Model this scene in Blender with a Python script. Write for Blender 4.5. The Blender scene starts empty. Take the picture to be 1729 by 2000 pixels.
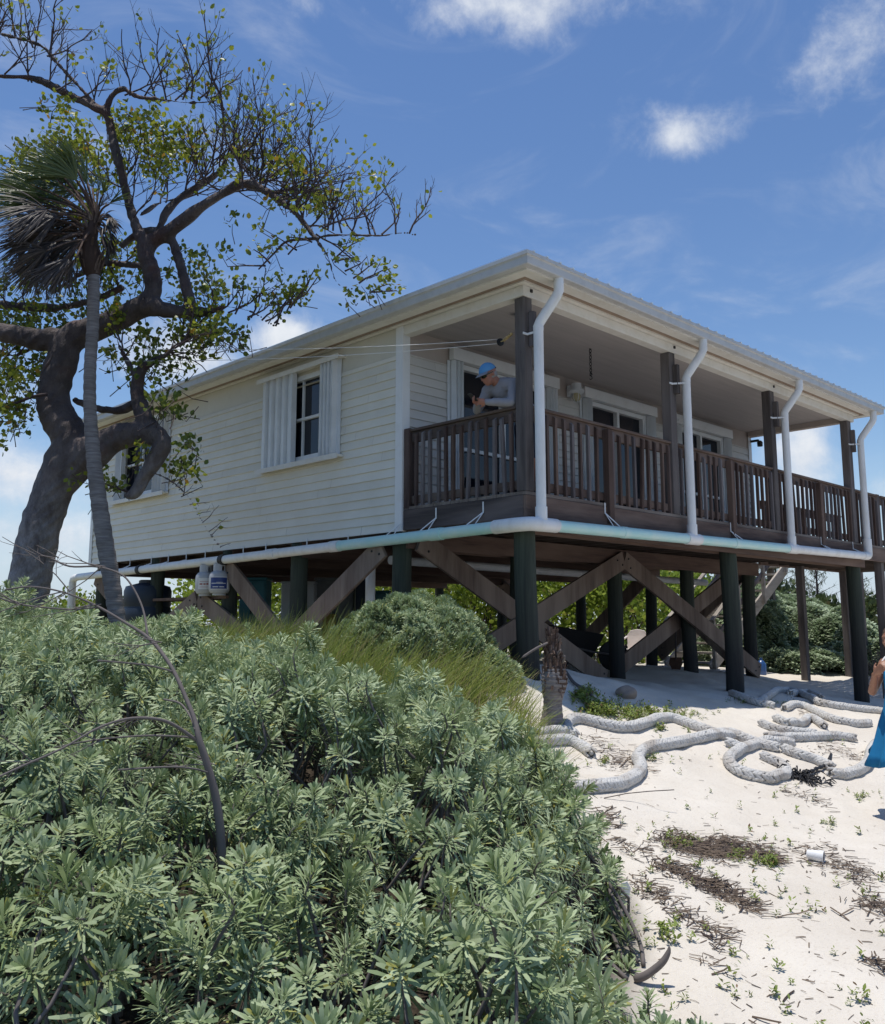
import bpy, bmesh, math, random
import numpy as np
from mathutils import Vector, Matrix

sc = bpy.context.scene
COL = sc.collection
PI = math.pi
R = math.radians
rng = np.random.default_rng(7)
random.seed(7)

# ------------------------------------------------------------------ camera
FPX, CXP, CYP, PW, PH = 1774.46, 864.5, 955.0, 1729, 2000
CAM = np.array([-7.402, -6.2658, -1.4264])
YAW, PITCH = 0.7952, 0.1485
DIR = np.array([math.cos(YAW)*math.cos(PITCH), math.sin(YAW)*math.cos(PITCH), math.sin(PITCH)])
RGT = np.array([math.sin(YAW), -math.cos(YAW), 0.0])
UPV = np.cross(RGT, DIR)
FWD = np.array([math.cos(YAW), math.sin(YAW), 0.0])
cam = bpy.data.cameras.new('camera')
camo = bpy.data.objects.new('camera', cam)
COL.objects.link(camo)
camo.location = CAM
camo.rotation_euler = Vector(DIR).to_track_quat('-Z', 'Y').to_euler()
cam.sensor_fit = 'HORIZONTAL'
cam.sensor_width = 36.0
cam.lens = 36.0*FPX/PW
cam.shift_x = 0.0
cam.shift_y = (CYP-PH/2)/PW
cam.clip_start = 0.05
cam.clip_end = 3000
# VERT: the camera view must be upright 4:5
sc.camera = camo
sc.render.resolution_x, sc.render.resolution_y = 885, 1024

def ray(px, py):
    v = DIR + RGT*((px-CXP)/FPX) - UPV*((py-CYP)/FPX)
    return v
def at(px, py, w):
    """point on the ray of a picture point at w metres in front (along the ground) of the viewer"""
    v = ray(px, py)
    return CAM + v*(w/(v@FWD))
def rw(r, w, z=0.0):
    p = CAM + RGT*r + FWD*w
    return np.array([p[0], p[1], z])

# ------------------------------------------------------------------ light and air
sc.view_settings.view_transform = 'Standard'
sc.view_settings.look = 'None'
sc.view_settings.exposure = 0.0
sc.view_settings.gamma = 1.0
SUN_TO = Vector((-0.05, 0.075, 1.0)).normalized()
sun = bpy.data.lights.new('sun', 'SUN')
sun.energy = 4.2
sun.angle = R(0.53)
sun.color = (1.0, 0.955, 0.88)
suno = bpy.data.objects.new('sun', sun)
COL.objects.link(suno)
suno.rotation_euler = SUN_TO.to_track_quat('Z', 'Y').to_euler()
suno.location = (0, 0, 40)

world = bpy.data.worlds.new('World')
sc.world = world
world.use_nodes = True
WN = world.node_tree
WN.nodes.clear()
def wn(t, **k):
    n = WN.nodes.new(t)
    for a, b in k.items():
        setattr(n, a, b)
    return n
def wl(a, b): WN.links.new(a, b)
sky = wn('ShaderNodeTexSky', sky_type='NISHITA')
sky.sun_disc = False
sky.sun_elevation = math.asin(SUN_TO.z)
sky.sun_rotation = math.atan2(SUN_TO.x, SUN_TO.y)
sky.air_density = 1.1
sky.dust_density = 0.05
sky.ozone_density = 3.0
tc = wn('ShaderNodeTexCoord')
def wmath(op, a, b=None, clamp=False):
    n = wn('ShaderNodeMath', operation=op); n.use_clamp = clamp
    for i, x in enumerate((a, b)):
        if x is None: continue
        if isinstance(x, (int, float)): n.inputs[i].default_value = x
        else: wl(x, n.inputs[i])
    return n.outputs[0]
def wvec(op, a, b=None):
    n = wn('ShaderNodeVectorMath', operation=op)
    for i, x in enumerate((a, b)):
        if x is None: continue
        if isinstance(x, (tuple, list, np.ndarray)): n.inputs[i].default_value = tuple(float(q) for q in x)
        else: wl(x, n.inputs[i])
    return n
def wnoise(vec, scale, detail, rough, dist=0.0):
    n = wn('ShaderNodeTexNoise'); wl(vec, n.inputs['Vector'])
    n.inputs['Scale'].default_value = scale; n.inputs['Detail'].default_value = detail
    n.inputs['Roughness'].default_value = rough; n.inputs['Distortion'].default_value = dist
    return n.outputs['Fac']
dirv = tc.outputs['Generated']
nz_big = wnoise(dirv, 9.0, 8.0, 0.62, 0.3)
nz_fine = wnoise(dirv, 26.0, 8.0, 0.65, 0.2)
nz = wmath('ADD', wmath('MULTIPLY', nz_big, 0.62), wmath('MULTIPLY', nz_fine, 0.38))
cov = None
# cumulus clouds: direction (given as where it is seen), half width, half height (radians), strength
for px, py, hw, hh, st in [(985, 12, .15, .040, .80), (600, 0, .06, .030, .50), (1690, 50, .075, .075, .78), (1340, 262, .062, .030, .84),
                           (1285, 222, .026, .024, .55), (560, 665, .055, .035, 1.05), (330, 690, .10, .05, .95), (1560, 900, .045, .075, .95), (1740, 960, .03, .03, .8),
                           (20, 930, .14, .055, .80), (80, 1060, .16, .05, .85), (430, 1010, .2, .03, .6), (1000, 1150, .5, .018, .45),
                           (-500, 700, .25, .1, .9), (-900, 300, .3, .1, .8), (2400, 900, .2, .06, .9), (2800, 500, .25, .1, .8)]:
    d0 = ray(px, py); d0 = d0/np.linalg.norm(d0)
    rt = np.cross(d0, (0, 0, 1)); rt /= np.linalg.norm(rt); up = np.cross(rt, d0)
    df = wvec('SUBTRACT', dirv, d0).outputs[0]
    a = wvec('DOT_PRODUCT', df, rt/hw).outputs['Value']
    b = wvec('DOT_PRODUCT', df, up/hh).outputs['Value']
    rr = wmath('SQRT', wmath('ADD', wmath('MULTIPLY', a, a), wmath('MULTIPLY', b, b)))
    m = wmath('MULTIPLY', wmath('SUBTRACT', 1.0, wmath('MULTIPLY', rr, 0.62), True), st)
    cov = m if cov is None else wmath('MAXIMUM', cov, m)
cum = wn('ShaderNodeMapRange'); cum.interpolation_type = 'SMOOTHSTEP'
wl(wmath('ADD', wmath('MULTIPLY', cov, 0.85), wmath('MULTIPLY', wmath('SUBTRACT', nz, 0.5), 1.35)), cum.inputs['Value'])
cum.inputs['From Min'].default_value = 0.28; cum.inputs['From Max'].default_value = 0.90
# high thin streaks
mp = wn('ShaderNodeMapping'); wl(dirv, mp.inputs['Vector'])
mp.inputs['Rotation'].default_value = (0.0, R(-24), R(-42)); mp.inputs['Scale'].default_value = (1.0, 3.2, 7.0)
ci = wn('ShaderNodeMapRange'); ci.interpolation_type = 'SMOOTHSTEP'
wl(wnoise(mp.outputs[0], 1.7, 7.0, 0.60, 0.9), ci.inputs['Value'])
ci.inputs['From Min'].default_value = 0.47; ci.inputs['From Max'].default_value = 0.80
ci.inputs['To Max'].default_value = 0.32
sep = wn('ShaderNodeSeparateXYZ'); wl(dirv, sep.inputs[0])
above = wn('ShaderNodeMapRange'); wl(sep.outputs['Z'], above.inputs['Value'])
above.inputs['From Min'].default_value = -0.01; above.inputs['From Max'].default_value = 0.12
cl = wmath('MULTIPLY', wmath('ADD', cum.outputs[0], ci.outputs[0], True), 1.0, True)
tint = wn('ShaderNodeHueSaturation'); wl(sky.outputs[0], tint.inputs['Color'])
tint.inputs['Hue'].default_value = 0.506; tint.inputs['Saturation'].default_value = 1.12; tint.inputs['Value'].default_value = 1.0
cc = wn('ShaderNodeMixRGB'); wl(nz_fine, cc.inputs['Fac'])
cc.inputs['Color1'].default_value = (4.6, 5.1, 5.9, 1); cc.inputs['Color2'].default_value = (7.4, 7.6, 7.9, 1)
mixc = wn('ShaderNodeMixRGB'); wl(cl, mixc.inputs['Fac']); wl(tint.outputs[0], mixc.inputs['Color1']); wl(cc.outputs[0], mixc.inputs['Color2'])
hz = wn('ShaderNodeMapRange'); hz.interpolation_type = 'SMOOTHSTEP'; wl(sep.outputs['Z'], hz.inputs['Value'])
hz.inputs['From Min'].default_value = -0.02; hz.inputs['From Max'].default_value = 0.20; hz.inputs['To Min'].default_value = 0.85; hz.inputs['To Max'].default_value = 0.0
mixh = wn('ShaderNodeMixRGB'); wl(hz.outputs[0], mixh.inputs['Fac']); wl(tint.outputs[0], mixh.inputs['Color1']); mixh.inputs['Color2'].default_value = (4.1, 5.0, 6.5, 1)
wl(mixh.outputs[0], mixc.inputs['Color1'])
bg = wn('ShaderNodeBackground'); wl(mixc.outputs[0], bg.inputs['Color']); bg.inputs['Strength'].default_value = 0.125
wo = wn('ShaderNodeOutputWorld'); wl(bg.outputs[0], wo.inputs['Surface'])
sc.cycles.max_bounces = 10
sc.cycles.diffuse_bounces = 5
sc.cycles.transparent_max_bounces = 8

# ------------------------------------------------------------------ materials
MATS = {}
class NT:
    def __init__(s, name):
        s.m = bpy.data.materials.new(name); s.m.use_nodes = True
        s.t = s.m.node_tree
        s.b = s.t.nodes['Principled BSDF']
        s.tc = s.t.nodes.new('ShaderNodeTexCoord')
        MATS[name] = s.m
    def n(s, t, **k):
        x = s.t.nodes.new(t)
        for a, b in k.items(): setattr(x, a, b)
        return x
    def l(s, a, b): s.t.links.new(a, b)
    def noise(s, scale, detail=4, rough=.55, stretch=None, dist=0.0, coord='Object'):
        v = s.tc.outputs[coord]
        if stretch is not None:
            mp = s.n('ShaderNodeMapping'); s.l(v, mp.inputs['Vector']); mp.inputs['Scale'].default_value = stretch; v = mp.outputs[0]
        x = s.n('ShaderNodeTexNoise'); s.l(v, x.inputs['Vector'])
        x.inputs['Scale'].default_value = scale; x.inputs['Detail'].default_value = detail
        x.inputs['Roughness'].default_value = rough; x.inputs['Distortion'].default_value = dist
        return x.outputs['Fac']
    def ramp(s, fac, stops):
        r = s.n('ShaderNodeValToRGB'); s.l(fac, r.inputs[0])
        e = r.color_ramp.elements
        while len(e) < len(stops): e.new(0.5)
        for q, (p, c) in zip(e, stops):
            q.position = p; q.color = (c, c, c, 1) if isinstance(c, (int, float)) else (*c, 1)
        return r.outputs[0]
    def mix(s, fac, a, b, mode='MIX'):
        x = s.n('ShaderNodeMixRGB', blend_type=mode)
        for i, q in (('Fac', fac), ('Color1', a), ('Color2', b)):
            if isinstance(q, (int, float)): x.inputs[i].default_value = q if i == 'Fac' else (q, q, q, 1)
            elif isinstance(q, tuple): x.inputs[i].default_value = (*q, 1)
            else: s.l(q, x.inputs[i])
        return x.outputs[0]
    def bump(s, h, strength, dist=0.01):
        x = s.n('ShaderNodeBump'); x.inputs['Strength'].default_value = strength; x.inputs['Distance'].default_value = dist
        s.l(h, x.inputs['Height']); s.l(x.outputs[0], s.b.inputs['Normal'])
    def col(s, c):
        if isinstance(c, tuple): s.b.inputs['Base Color'].default_value = (*c, 1)
        else: s.l(c, s.b.inputs['Base Color'])
    def set(s, rough=.7, metal=0.0, spec=.5):
        if isinstance(rough, (int, float)): s.b.inputs['Roughness'].default_value = rough
        else: s.l(rough, s.b.inputs['Roughness'])
        s.b.inputs['Metallic'].default_value = metal
        s.b.inputs['Specular IOR Level'].default_value = spec
        return s.m

def painted(name, c, c2=None, rough=.55, scale=3.0, amt=(.35, .7), bump=.05, stretch=None, spec=.4):
    s = NT(name)
    c2 = c2 or tuple(x*.8 for x in c)
    f = s.noise(scale, 6, .65, stretch)
    s.col(s.mix(s.ramp(f, [(amt[0], 0.0), (amt[1], 1.0)]), c, c2))
    s.bump(s.noise(scale*14, 3), bump, .004)
    return s.set(rough, 0, spec)
def woodmat(name, axis, c1, c2, c3, rough=.85, sc_=1.0, bump=.5, dirt=None):
    """weathered board; the grain runs along axis (0,1,2 or a direction index in object space)"""
    s = NT(name)
    st = [26.0*sc_]*3; st[axis] = 1.3*sc_
    g = s.noise(1.0, 8, .68, tuple(st), .6)
    st2 = [3.0]*3; st2[axis] = .5
    big = s.noise(1.0, 4, .6, tuple(st2))
    c = s.mix(s.ramp(g, [(.30, 0.0), (.68, 1.0)]), c1, c2)
    c = s.mix(s.ramp(big, [(.42, 0.0), (.66, 1.0)]), c, c3)
    s.col(c)
    s.bump(g, bump, .006)
    return s.set(rough, 0, .25)
def leafmat(name, c1, c2, c3=None, rough=.55, trans=.25, spec=.3, f3=.88, tuft=False):
    s = NT(name)
    geo = s.n('ShaderNodeNewGeometry')
    c = s.mix(geo.outputs['Random Per Island'], c1, c2)
    if c3: c = s.mix(s.ramp(geo.outputs['Random Per Island'], [(f3, 0.0), (f3+.02, 1.0)]), c, c3)
    if tuft:
        vc = s.n('ShaderNodeVertexColor', layer_name='tone'); sp = s.n('ShaderNodeSeparateColor'); s.l(vc.outputs['Color'], sp.inputs[0])
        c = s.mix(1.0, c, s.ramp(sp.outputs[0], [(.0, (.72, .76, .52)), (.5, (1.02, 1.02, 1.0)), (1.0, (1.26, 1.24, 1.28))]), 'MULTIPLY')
    s.col(c)
    s.set(rough, 0, spec)
    if trans > 0:
        tr = s.n('ShaderNodeBsdfTranslucent'); s.l(c, tr.inputs['Color'])
        mx = s.n('ShaderNodeMixShader'); mx.inputs[0].default_value = trans
        out = s.t.nodes['Material Output']
        s.l(s.b.outputs[0], mx.inputs[1]); s.l(tr.outputs[0], mx.inputs[2]); s.l(mx.outputs[0], out.inputs['Surface'])
    return s.m
def tone(o, tmpls, pick, val):
    """each leaf tuft has its own tone: stored on its points, read by the leaf material"""
    v = np.concatenate([np.repeat(val[np.nonzero(pick == t)[0]], len(tmpls[t][0])) for t in range(len(tmpls)) if (pick == t).any()])
    a = o.data.color_attributes.new('tone', 'FLOAT_COLOR', 'POINT'); c = np.ones((len(v), 4), np.float32); c[:, :3] = v[:, None]; a.data.foreach_set('color', c.ravel())

# ------------------------------------------------------------------ mesh helpers
def perp(d):
    d = np.asarray(d, float); d = d/np.linalg.norm(d)
    a = np.array([0, 0, 1.0]) if abs(d[2]) < .9 else np.array([1.0, 0, 0])
    u = np.cross(a, d); u /= np.linalg.norm(u)
    return u, np.cross(d, u)
class MB:
    def __init__(s): s.v = []; s.f = []; s.mi = []
    def add(s, v, f, mi=0):
        o = len(s.v); s.v += [tuple(float(c) for c in p) for p in v]
        s.f += [tuple(i+o for i in q) for q in f]; s.mi += [mi]*len(f)
        return s
    def hexa(s, p, mi=0):  # 8 corners: bottom 4 ccw, top 4
        return s.add(p, [(3, 2, 1, 0), (4, 5, 6, 7), (0, 1, 5, 4), (1, 2, 6, 5), (2, 3, 7, 6), (3, 0, 4, 7)], mi)
    def box(s, x0, y0, z0, x1, y1, z1, mi=0):
        x0, x1 = sorted((x0, x1)); y0, y1 = sorted((y0, y1)); z0, z1 = sorted((z0, z1))
        return s.hexa([(x0, y0, z0), (x1, y0, z0), (x1, y1, z0), (x0, y1, z0), (x0, y0, z1), (x1, y0, z1), (x1, y1, z1), (x0, y1, z1)], mi)
    def bar(s, p, q, w, h, up=(0, 0, 1), mi=0):
        p = np.asarray(p, float); q = np.asarray(q, float)
        d = (q-p)/np.linalg.norm(q-p); sd = np.cross(d, up)
        if np.linalg.norm(sd) < 1e-6: sd = np.cross(d, (1, 0, 0))
        sd /= np.linalg.norm(sd); u = np.cross(sd, d)
        a, b = sd*w/2, u*h/2
        return s.hexa([p-a-b, q-a-b, q+a-b, p+a-b, p-a+b, q-a+b, q+a+b, p+a+b], mi)
    def tube(s, pts, rad, n=10, mi=0, cap=True):
        pts = [np.asarray(p, float) for p in pts]
        if isinstance(rad, (int, float)): rad = [rad]*len(pts)
        k = len(pts); T = []
        for i in range(k):
            t = pts[min(i+1, k-1)]-pts[max(i-1, 0)]; T.append(t/(np.linalg.norm(t)+1e-9))
        u, _ = perp(T[0]); V = []; Fc = []
        for i in range(k):
            u = u-T[i]*(u@T[i]); u /= np.linalg.norm(u)+1e-9; w = np.cross(T[i], u)
            for j in range(n):
                a = 2*PI*j/n; V.append(pts[i]+(u*math.cos(a)+w*math.sin(a))*rad[i])
        for i in range(k-1):
            for j in range(n):
                a, b = i*n+j, i*n+(j+1) % n; Fc.append((a, b, b+n, a+n))
        if cap:
            Fc.append(tuple(range(n-1, -1, -1))); Fc.append(tuple((k-1)*n+j for j in range(n)))
        return s.add(V, Fc, mi)
    def lathe(s, c, prof, n=20, mi=0, axis=(0, 0, 1)):
        c = np.asarray(c, float); ax = np.asarray(axis, float); ax /= np.linalg.norm(ax); u, w = perp(ax)
        V = []; Fc = []; k = len(prof)
        for r_, z_ in prof:
            for j in range(n):
                a = 2*PI*j/n; V.append(c+ax*z_+(u*math.cos(a)+w*math.sin(a))*r_)
        for i in range(k-1):
            for j in range(n):
                a, b = i*n+j, i*n+(j+1) % n; Fc.append((a, b, b+n, a+n))
        Fc.append(tuple(range(n-1, -1, -1))); Fc.append(tuple((k-1)*n+j for j in range(n)))
        return s.add(V, Fc, mi)
    def prism(s, poly, ext, mi=0):
        """poly: list of 3d points, ext: extrusion vector"""
        poly = [np.asarray(p, float) for p in poly]; e = np.asarray(ext, float); n = len(poly)
        V = poly+[p+e for p in poly]
        Fc = [tuple(range(n-1, -1, -1)), tuple(range(n, 2*n))]+[(i, (i+1) % n, (i+1) % n+n, i+n) for i in range(n)]
        return s.add(V, Fc, mi)
    def build(s, name, mats, parent=None, smooth=None, bevel=0.0, kind=None):
        me = bpy.data.meshes.new(name)
        me.from_pydata(s.v, [], s.f)
        if not isinstance(mats, (list, tuple)): mats = [mats]
        for m in mats: me.materials.append(MATS[m] if isinstance(m, str) else m)
        if len(mats) > 1: me.polygons.foreach_set('material_index', s.mi)
        bm = bmesh.new(); bm.from_mesh(me)
        bmesh.ops.recalc_face_normals(bm, faces=bm.faces)
        if bevel > 0:
            bmesh.ops.bevel(bm, geom=[e for e in bm.edges if e.is_manifold and e.calc_face_angle(0) > .5], offset=bevel, segments=1, affect='EDGES', clamp_overlap=True)
        bm.to_mesh(me); bm.free()
        if smooth is not None:
            me.polygons.foreach_set('use_smooth', [True]*len(me.polygons))
            if smooth < 180: me.set_sharp_from_angle(angle=R(smooth))
        me.update()
        return link(name, me, parent, kind)
def link(name, me, parent=None, kind=None):
    o = bpy.data.objects.new(name, me); COL.objects.link(o)
    if parent is not None:
        o.parent = parent
        # geometry is written in place coordinates: undo the parents' offset
        q = parent; off = Vector((0, 0, 0))
        while q is not None: off += q.location; q = q.parent
        if not parent.get('local'): o.location = -off
    if kind: o['kind'] = kind
    return o
def npmesh(name, V, Q, mats, parent=None, smooth=True, kind=None, mi=None):
    """V (n,3) float, Q (m,4) or (m,3) int"""
    V = np.asarray(V, np.float32); Q = np.asarray(Q, np.int32)
    me = bpy.data.meshes.new(name)
    me.vertices.add(len(V)); me.vertices.foreach_set('co', V.ravel())
    k = Q.shape[1]
    me.loops.add(Q.size); me.loops.foreach_set('vertex_index', Q.ravel())
    me.polygons.add(len(Q))
    me.polygons.foreach_set('loop_start', np.arange(0, Q.size, k, dtype=np.int32))
    if not isinstance(mats, (list, tuple)): mats = [mats]
    for m in mats: me.materials.append(MATS[m] if isinstance(m, str) else m)
    if mi is not None: me.polygons.foreach_set('material_index', np.asarray(mi, np.int32))
    me.polygons.foreach_set('use_smooth', np.full(len(Q), smooth))
    me.update(calc_edges=True); me.validate()
    return link(name, me, parent, kind)
def thing(name, label, cat, loc=(0, 0, 0), group=None):
    o = bpy.data.objects.new(name, None); COL.objects.link(o)
    o.empty_display_size = .2
    o.location = tuple(float(c) for c in loc); o['label'] = label; o['category'] = cat
    if group: o['group'] = group
    return o
def tag(o, label, cat, group=None, kind=None):
    o['label'] = label; o['category'] = cat
    if group: o['group'] = group
    if kind: o['kind'] = kind
    return o
def scatter(tmpls, pos, mats3, scale, pick):
    """tmpls: list of (V,Q); pos (n,3); mats3 (n,3,3) columns are axes; returns V,Q"""
    Vs = []; Qs = []; o = 0
    for t, (tv, tq) in enumerate(tmpls):
        idx = np.nonzero(pick == t)[0]
        if len(idx) == 0: continue
        M = mats3[idx]*scale[idx][:, None, None]
        v = np.einsum('nij,kj->nki', M, tv)+pos[idx][:, None, :]
        q = tq[None]+(np.arange(len(idx))*len(tv))[:, None, None]+o
        o += len(idx)*len(tv)
        Vs.append(v.reshape(-1, 3)); Qs.append(q.reshape(-1, tq.shape[1]))
    return np.concatenate(Vs), np.concatenate(Qs)
def frames(z, spin):
    """orthonormal frames with third axis z (n,3) turned by spin (n,)"""
    z = z/np.linalg.norm(z, axis=1, keepdims=True)
    a = np.where(np.abs(z[:, 2:3]) < .95, np.array([[0, 0, 1.0]]), np.array([[1.0, 0, 0]]))
    x = np.cross(a, z); x /= np.linalg.norm(x, axis=1, keepdims=True); y = np.cross(z, x)
    c, s_ = np.cos(spin)[:, None], np.sin(spin)[:, None]
    return np.stack([x*c+y*s_, y*c-x*s_, z], axis=2)
def spline(pts, n=6):
    """Catmull-Rom through points (any dimension)"""
    P = np.asarray(pts, float); P = np.vstack([2*P[0]-P[1], P, 2*P[-1]-P[-2]]); out = []
    for i in range(1, len(P)-2):
        for t in np.linspace(0, 1, n, endpoint=False):
            a, b, c, d = P[i-1:i+3]
            out.append(.5*(2*b+(c-a)*t+(2*a-5*b+4*c-d)*t*t+(3*b-a-3*c+d)*t**3))
    out.append(P[-2]); return np.array(out)
def vnoise(x, y, s=1.0, seed=0):
    """smooth sum-of-sines noise in about -1..1"""
    x = np.asarray(x, float)*s; y = np.asarray(y, float)*s; r_ = np.random.default_rng(seed); t = 0
    for k in range(6):
        a = r_.uniform(0, 2*PI); f = r_.uniform(.6, 2.2); t = t+np.sin((x*math.cos(a)+y*math.sin(a))*f+r_.uniform(0, 7))
    return t/3.2
# ------------------------------------------------------------------ ground
GP = [(.1, .1, -1.92), (4.5, .1, -2.34), (8.9, .1, -2.73), (4.5, 2.1, -2.27), (6.75, 2.1, -2.22), (8.93, 2.1, -2.38), (8.93, 4.25, -2.27), (9.2, 6.0, -2.37), (9.6, 8.4, -2.32),
      (.1, 2.1, -1.70), (.1, 4.25, -1.62), (.1, 6.2, -1.60), (.1, 8.4, -1.62), (.1, 10.6, -1.66), (4.5, 4.5, -2.05), (4.5, 8, -1.9), (13, 4, -2.45), (13, 9, -2.4), (17, 2, -2.6), (4.5, 13, -1.9), (11, 14, -2.0)]
for r_, w_, z_ in [(0, 0, -3.08), (.9, 3.6, -2.98), (1.8, 3.6, -3.02), (3.75, 7.6, -2.98), (2.9, 8.2, -2.72), (1.0, 6.7, -2.65), (.92, 8.3, -2.36), (6, 10, -2.9), (8, 14, -2.85), (2.2, 9.6, -2.36),
                   (3.3, 5.4, -2.98), (-2, 5, -2.45), (-3, 3, -2.75), (-4, 7, -2.0), (-3, 9, -1.74), (-6, 9, -1.8), (-1, 8, -1.98), (0, 8.3, -2.14), (-5, 12, -1.65), (-10, 12, -1.9), (-8, 5, -2.4),
                   (0, -4, -3.25), (5, 0, -3.2), (-6, -2, -3.1), (9, 5, -3.15), (14, 14, -3.1)]:
    p = rw(r_, w_); GP.append((p[0], p[1], z_))
GP = np.array(GP)
def _tps(P):
    n = len(P); d = np.linalg.norm(P[:, None, :2]-P[None, :, :2], axis=2)
    K = np.where(d > 0, d*d*np.log(d+1e-12), 0)+np.eye(n)*.25
    A = np.zeros((n+3, n+3)); A[:n, :n] = K; A[:n, n] = 1; A[:n, n+1:] = P[:, :2]; A[n, :n] = 1; A[n+1:, :n] = P[:, :2].T
    return np.linalg.solve(A, np.concatenate([P[:, 2], np.zeros(3)]))
_W = _tps(GP)
def ground(x, y, detail=True):
    x = np.asarray(x, float); y = np.asarray(y, float); sh = x.shape; x = x.ravel(); y = y.ravel()
    out = np.empty(len(x))
    for i in range(0, len(x), 20000):
        a, b = x[i:i+20000], y[i:i+20000]
        d2 = (a[:, None]-GP[None, :, 0])**2+(b[:, None]-GP[None, :, 1])**2
        out[i:i+20000] = (.5*d2*np.log(d2+1e-12))@_W[:-3]+_W[-3]+_W[-2]*a+_W[-1]*b
    cx, cy = 1.0, 2.0
    dd = np.hypot(x-cx, y-cy); k = np.clip((dd-10)/14, 0, 1); k = k*k*(3-2*k)
    far = -2.35-.35*np.clip(((x-y)-6)/30, -1, 1)
    z = np.clip(out, -3.4, -1.4)*(1-k)+far*k
    dx, dy = x-CAM[0], y-CAM[1]; r_ = dx*RGT[0]+dy*RGT[1]; w_ = dx*FWD[0]+dy*FWD[1]
    added_sea = np.clip(np.maximum((-2.5-w_)/4, (r_-(7.5+.55*np.maximum(w_, 0)))/5), 0, 1); z = z-2.2*added_sea  # ground sinks out of view to make room for the added water
    if detail:
        z = z+(.022*vnoise(x, y, 2.1, 3)+.017*vnoise(x, y, 4.6, 4)+.010*vnoise(x, y, 11.0, 5))*np.clip(1-dd/60, 0, 1)+.25*k*vnoise(x, y, .12, 6)
    return z.reshape(sh)
def g1(x, y): return float(ground(np.array([x]), np.array([y]))[0])
def onground(px, py, lift=0.0):
    """where the ray of a picture point meets the sand"""
    v = ray(px, py); t0 = 1.5; prev = None
    ts = np.concatenate([np.arange(1.5, 14, .02), np.arange(14, 60, .1)])
    P = CAM[None]+v[None]*ts[:, None]; gz = ground(P[:, 0], P[:, 1])+lift
    i = np.argmax(P[:, 2] < gz)
    if P[i, 2] >= gz[i]: i = len(ts)-1
    p = P[i].copy(); p[2] = gz[i]-lift
    return p
def axis_pts(lo, hi, fine, core):
    a = list(np.arange(core[0], core[1]+1e-6, fine)); s_ = fine
    while a[-1] < hi: s_ *= 1.16; a.append(a[-1]+s_)
    s_ = fine; b = []
    q = core[0]
    while q > lo: s_ *= 1.16; q -= s_; b.append(q)
    return np.array(b[::-1]+a)
xs = axis_pts(-900, 1500, .085, (-8.5, 14)); ys = axis_pts(-700, 1500, .085, (-8, 9))
GX, GY = np.meshgrid(xs, ys, indexing='ij'); GZ = ground(GX, GY)
nx, ny = GX.shape
idx = np.arange(nx*ny).reshape(nx, ny)
Q = np.stack([idx[:-1, :-1], idx[1:, :-1], idx[1:, 1:], idx[:-1, 1:]], axis=2).reshape(-1, 4)

# litter map: fallen leaves and humus under shrubs and grass, darkened to paint in shade
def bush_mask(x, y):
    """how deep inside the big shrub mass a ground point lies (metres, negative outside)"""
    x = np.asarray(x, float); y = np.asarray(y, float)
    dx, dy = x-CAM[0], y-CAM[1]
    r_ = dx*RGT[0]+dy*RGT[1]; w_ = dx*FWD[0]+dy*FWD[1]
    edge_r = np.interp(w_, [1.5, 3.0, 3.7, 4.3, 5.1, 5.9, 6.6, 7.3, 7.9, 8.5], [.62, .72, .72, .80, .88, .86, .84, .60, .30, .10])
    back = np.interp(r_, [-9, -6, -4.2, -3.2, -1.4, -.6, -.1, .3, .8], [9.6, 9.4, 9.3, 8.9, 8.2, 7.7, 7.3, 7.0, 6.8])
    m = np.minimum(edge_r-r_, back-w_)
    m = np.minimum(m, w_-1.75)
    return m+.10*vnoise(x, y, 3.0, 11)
litter = np.clip(bush_mask(GX, GY)/.35+.6, 0, 1)  # fallen leaves plus painted shade under the shrub mass
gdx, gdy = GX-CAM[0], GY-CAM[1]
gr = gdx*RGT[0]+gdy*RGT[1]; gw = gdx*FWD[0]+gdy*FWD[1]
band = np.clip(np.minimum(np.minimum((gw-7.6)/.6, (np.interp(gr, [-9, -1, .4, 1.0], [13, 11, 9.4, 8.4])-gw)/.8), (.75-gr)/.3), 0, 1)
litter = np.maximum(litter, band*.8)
far = np.clip((np.hypot(GX-4, GY-4)-16)/14, 0, 1)*np.clip(.6+.6*vnoise(GX, GY, .35, 21), 0, 1)
back_left = np.clip((gw-11)/2, 0, 1)*np.clip((2.5-GX)/2, 0, 1)
cover = np.clip(np.maximum(far, back_left*.9), 0, 1)

s = NT('sand')
n1 = s.noise(1.2, 6, .6); n2 = s.noise(55, 5, .7); n3 = s.noise(9, 6, .65)
base = s.mix(s.ramp(n1, [(.35, 0.0), (.7, 1.0)]), (.70, .65, .575), (.60, .545, .47))
base = s.mix(s.ramp(n2, [(.55, 0.0), (.78, .65)]), base, (.40, .33, .26))
base = s.mix(s.ramp(n3, [(.58, 0.0), (.80, .45)]), base, (.47, .40, .32))
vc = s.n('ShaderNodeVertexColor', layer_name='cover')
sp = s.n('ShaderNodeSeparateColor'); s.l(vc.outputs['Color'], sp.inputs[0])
litter_shade_c = s.mix(s.ramp(s.noise(30, 5, .7), [(.35, 0.0), (.7, 1.0)]), (.018, .014, .011), (.075, .058, .042))  # leaf litter taken near black: the shade of the hollows is in the colour
base = s.mix(s.ramp(sp.outputs[0], [(.15, 0.0), (.75, 1.0)]), base, litter_shade_c)
gr_c = s.mix(s.ramp(s.noise(3, 6, .7), [(.35, 0.0), (.7, 1.0)]), (.10, .12, .045), (.24, .20, .11))
base = s.mix(sp.outputs[1], base, gr_c)
s.col(base)
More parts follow.
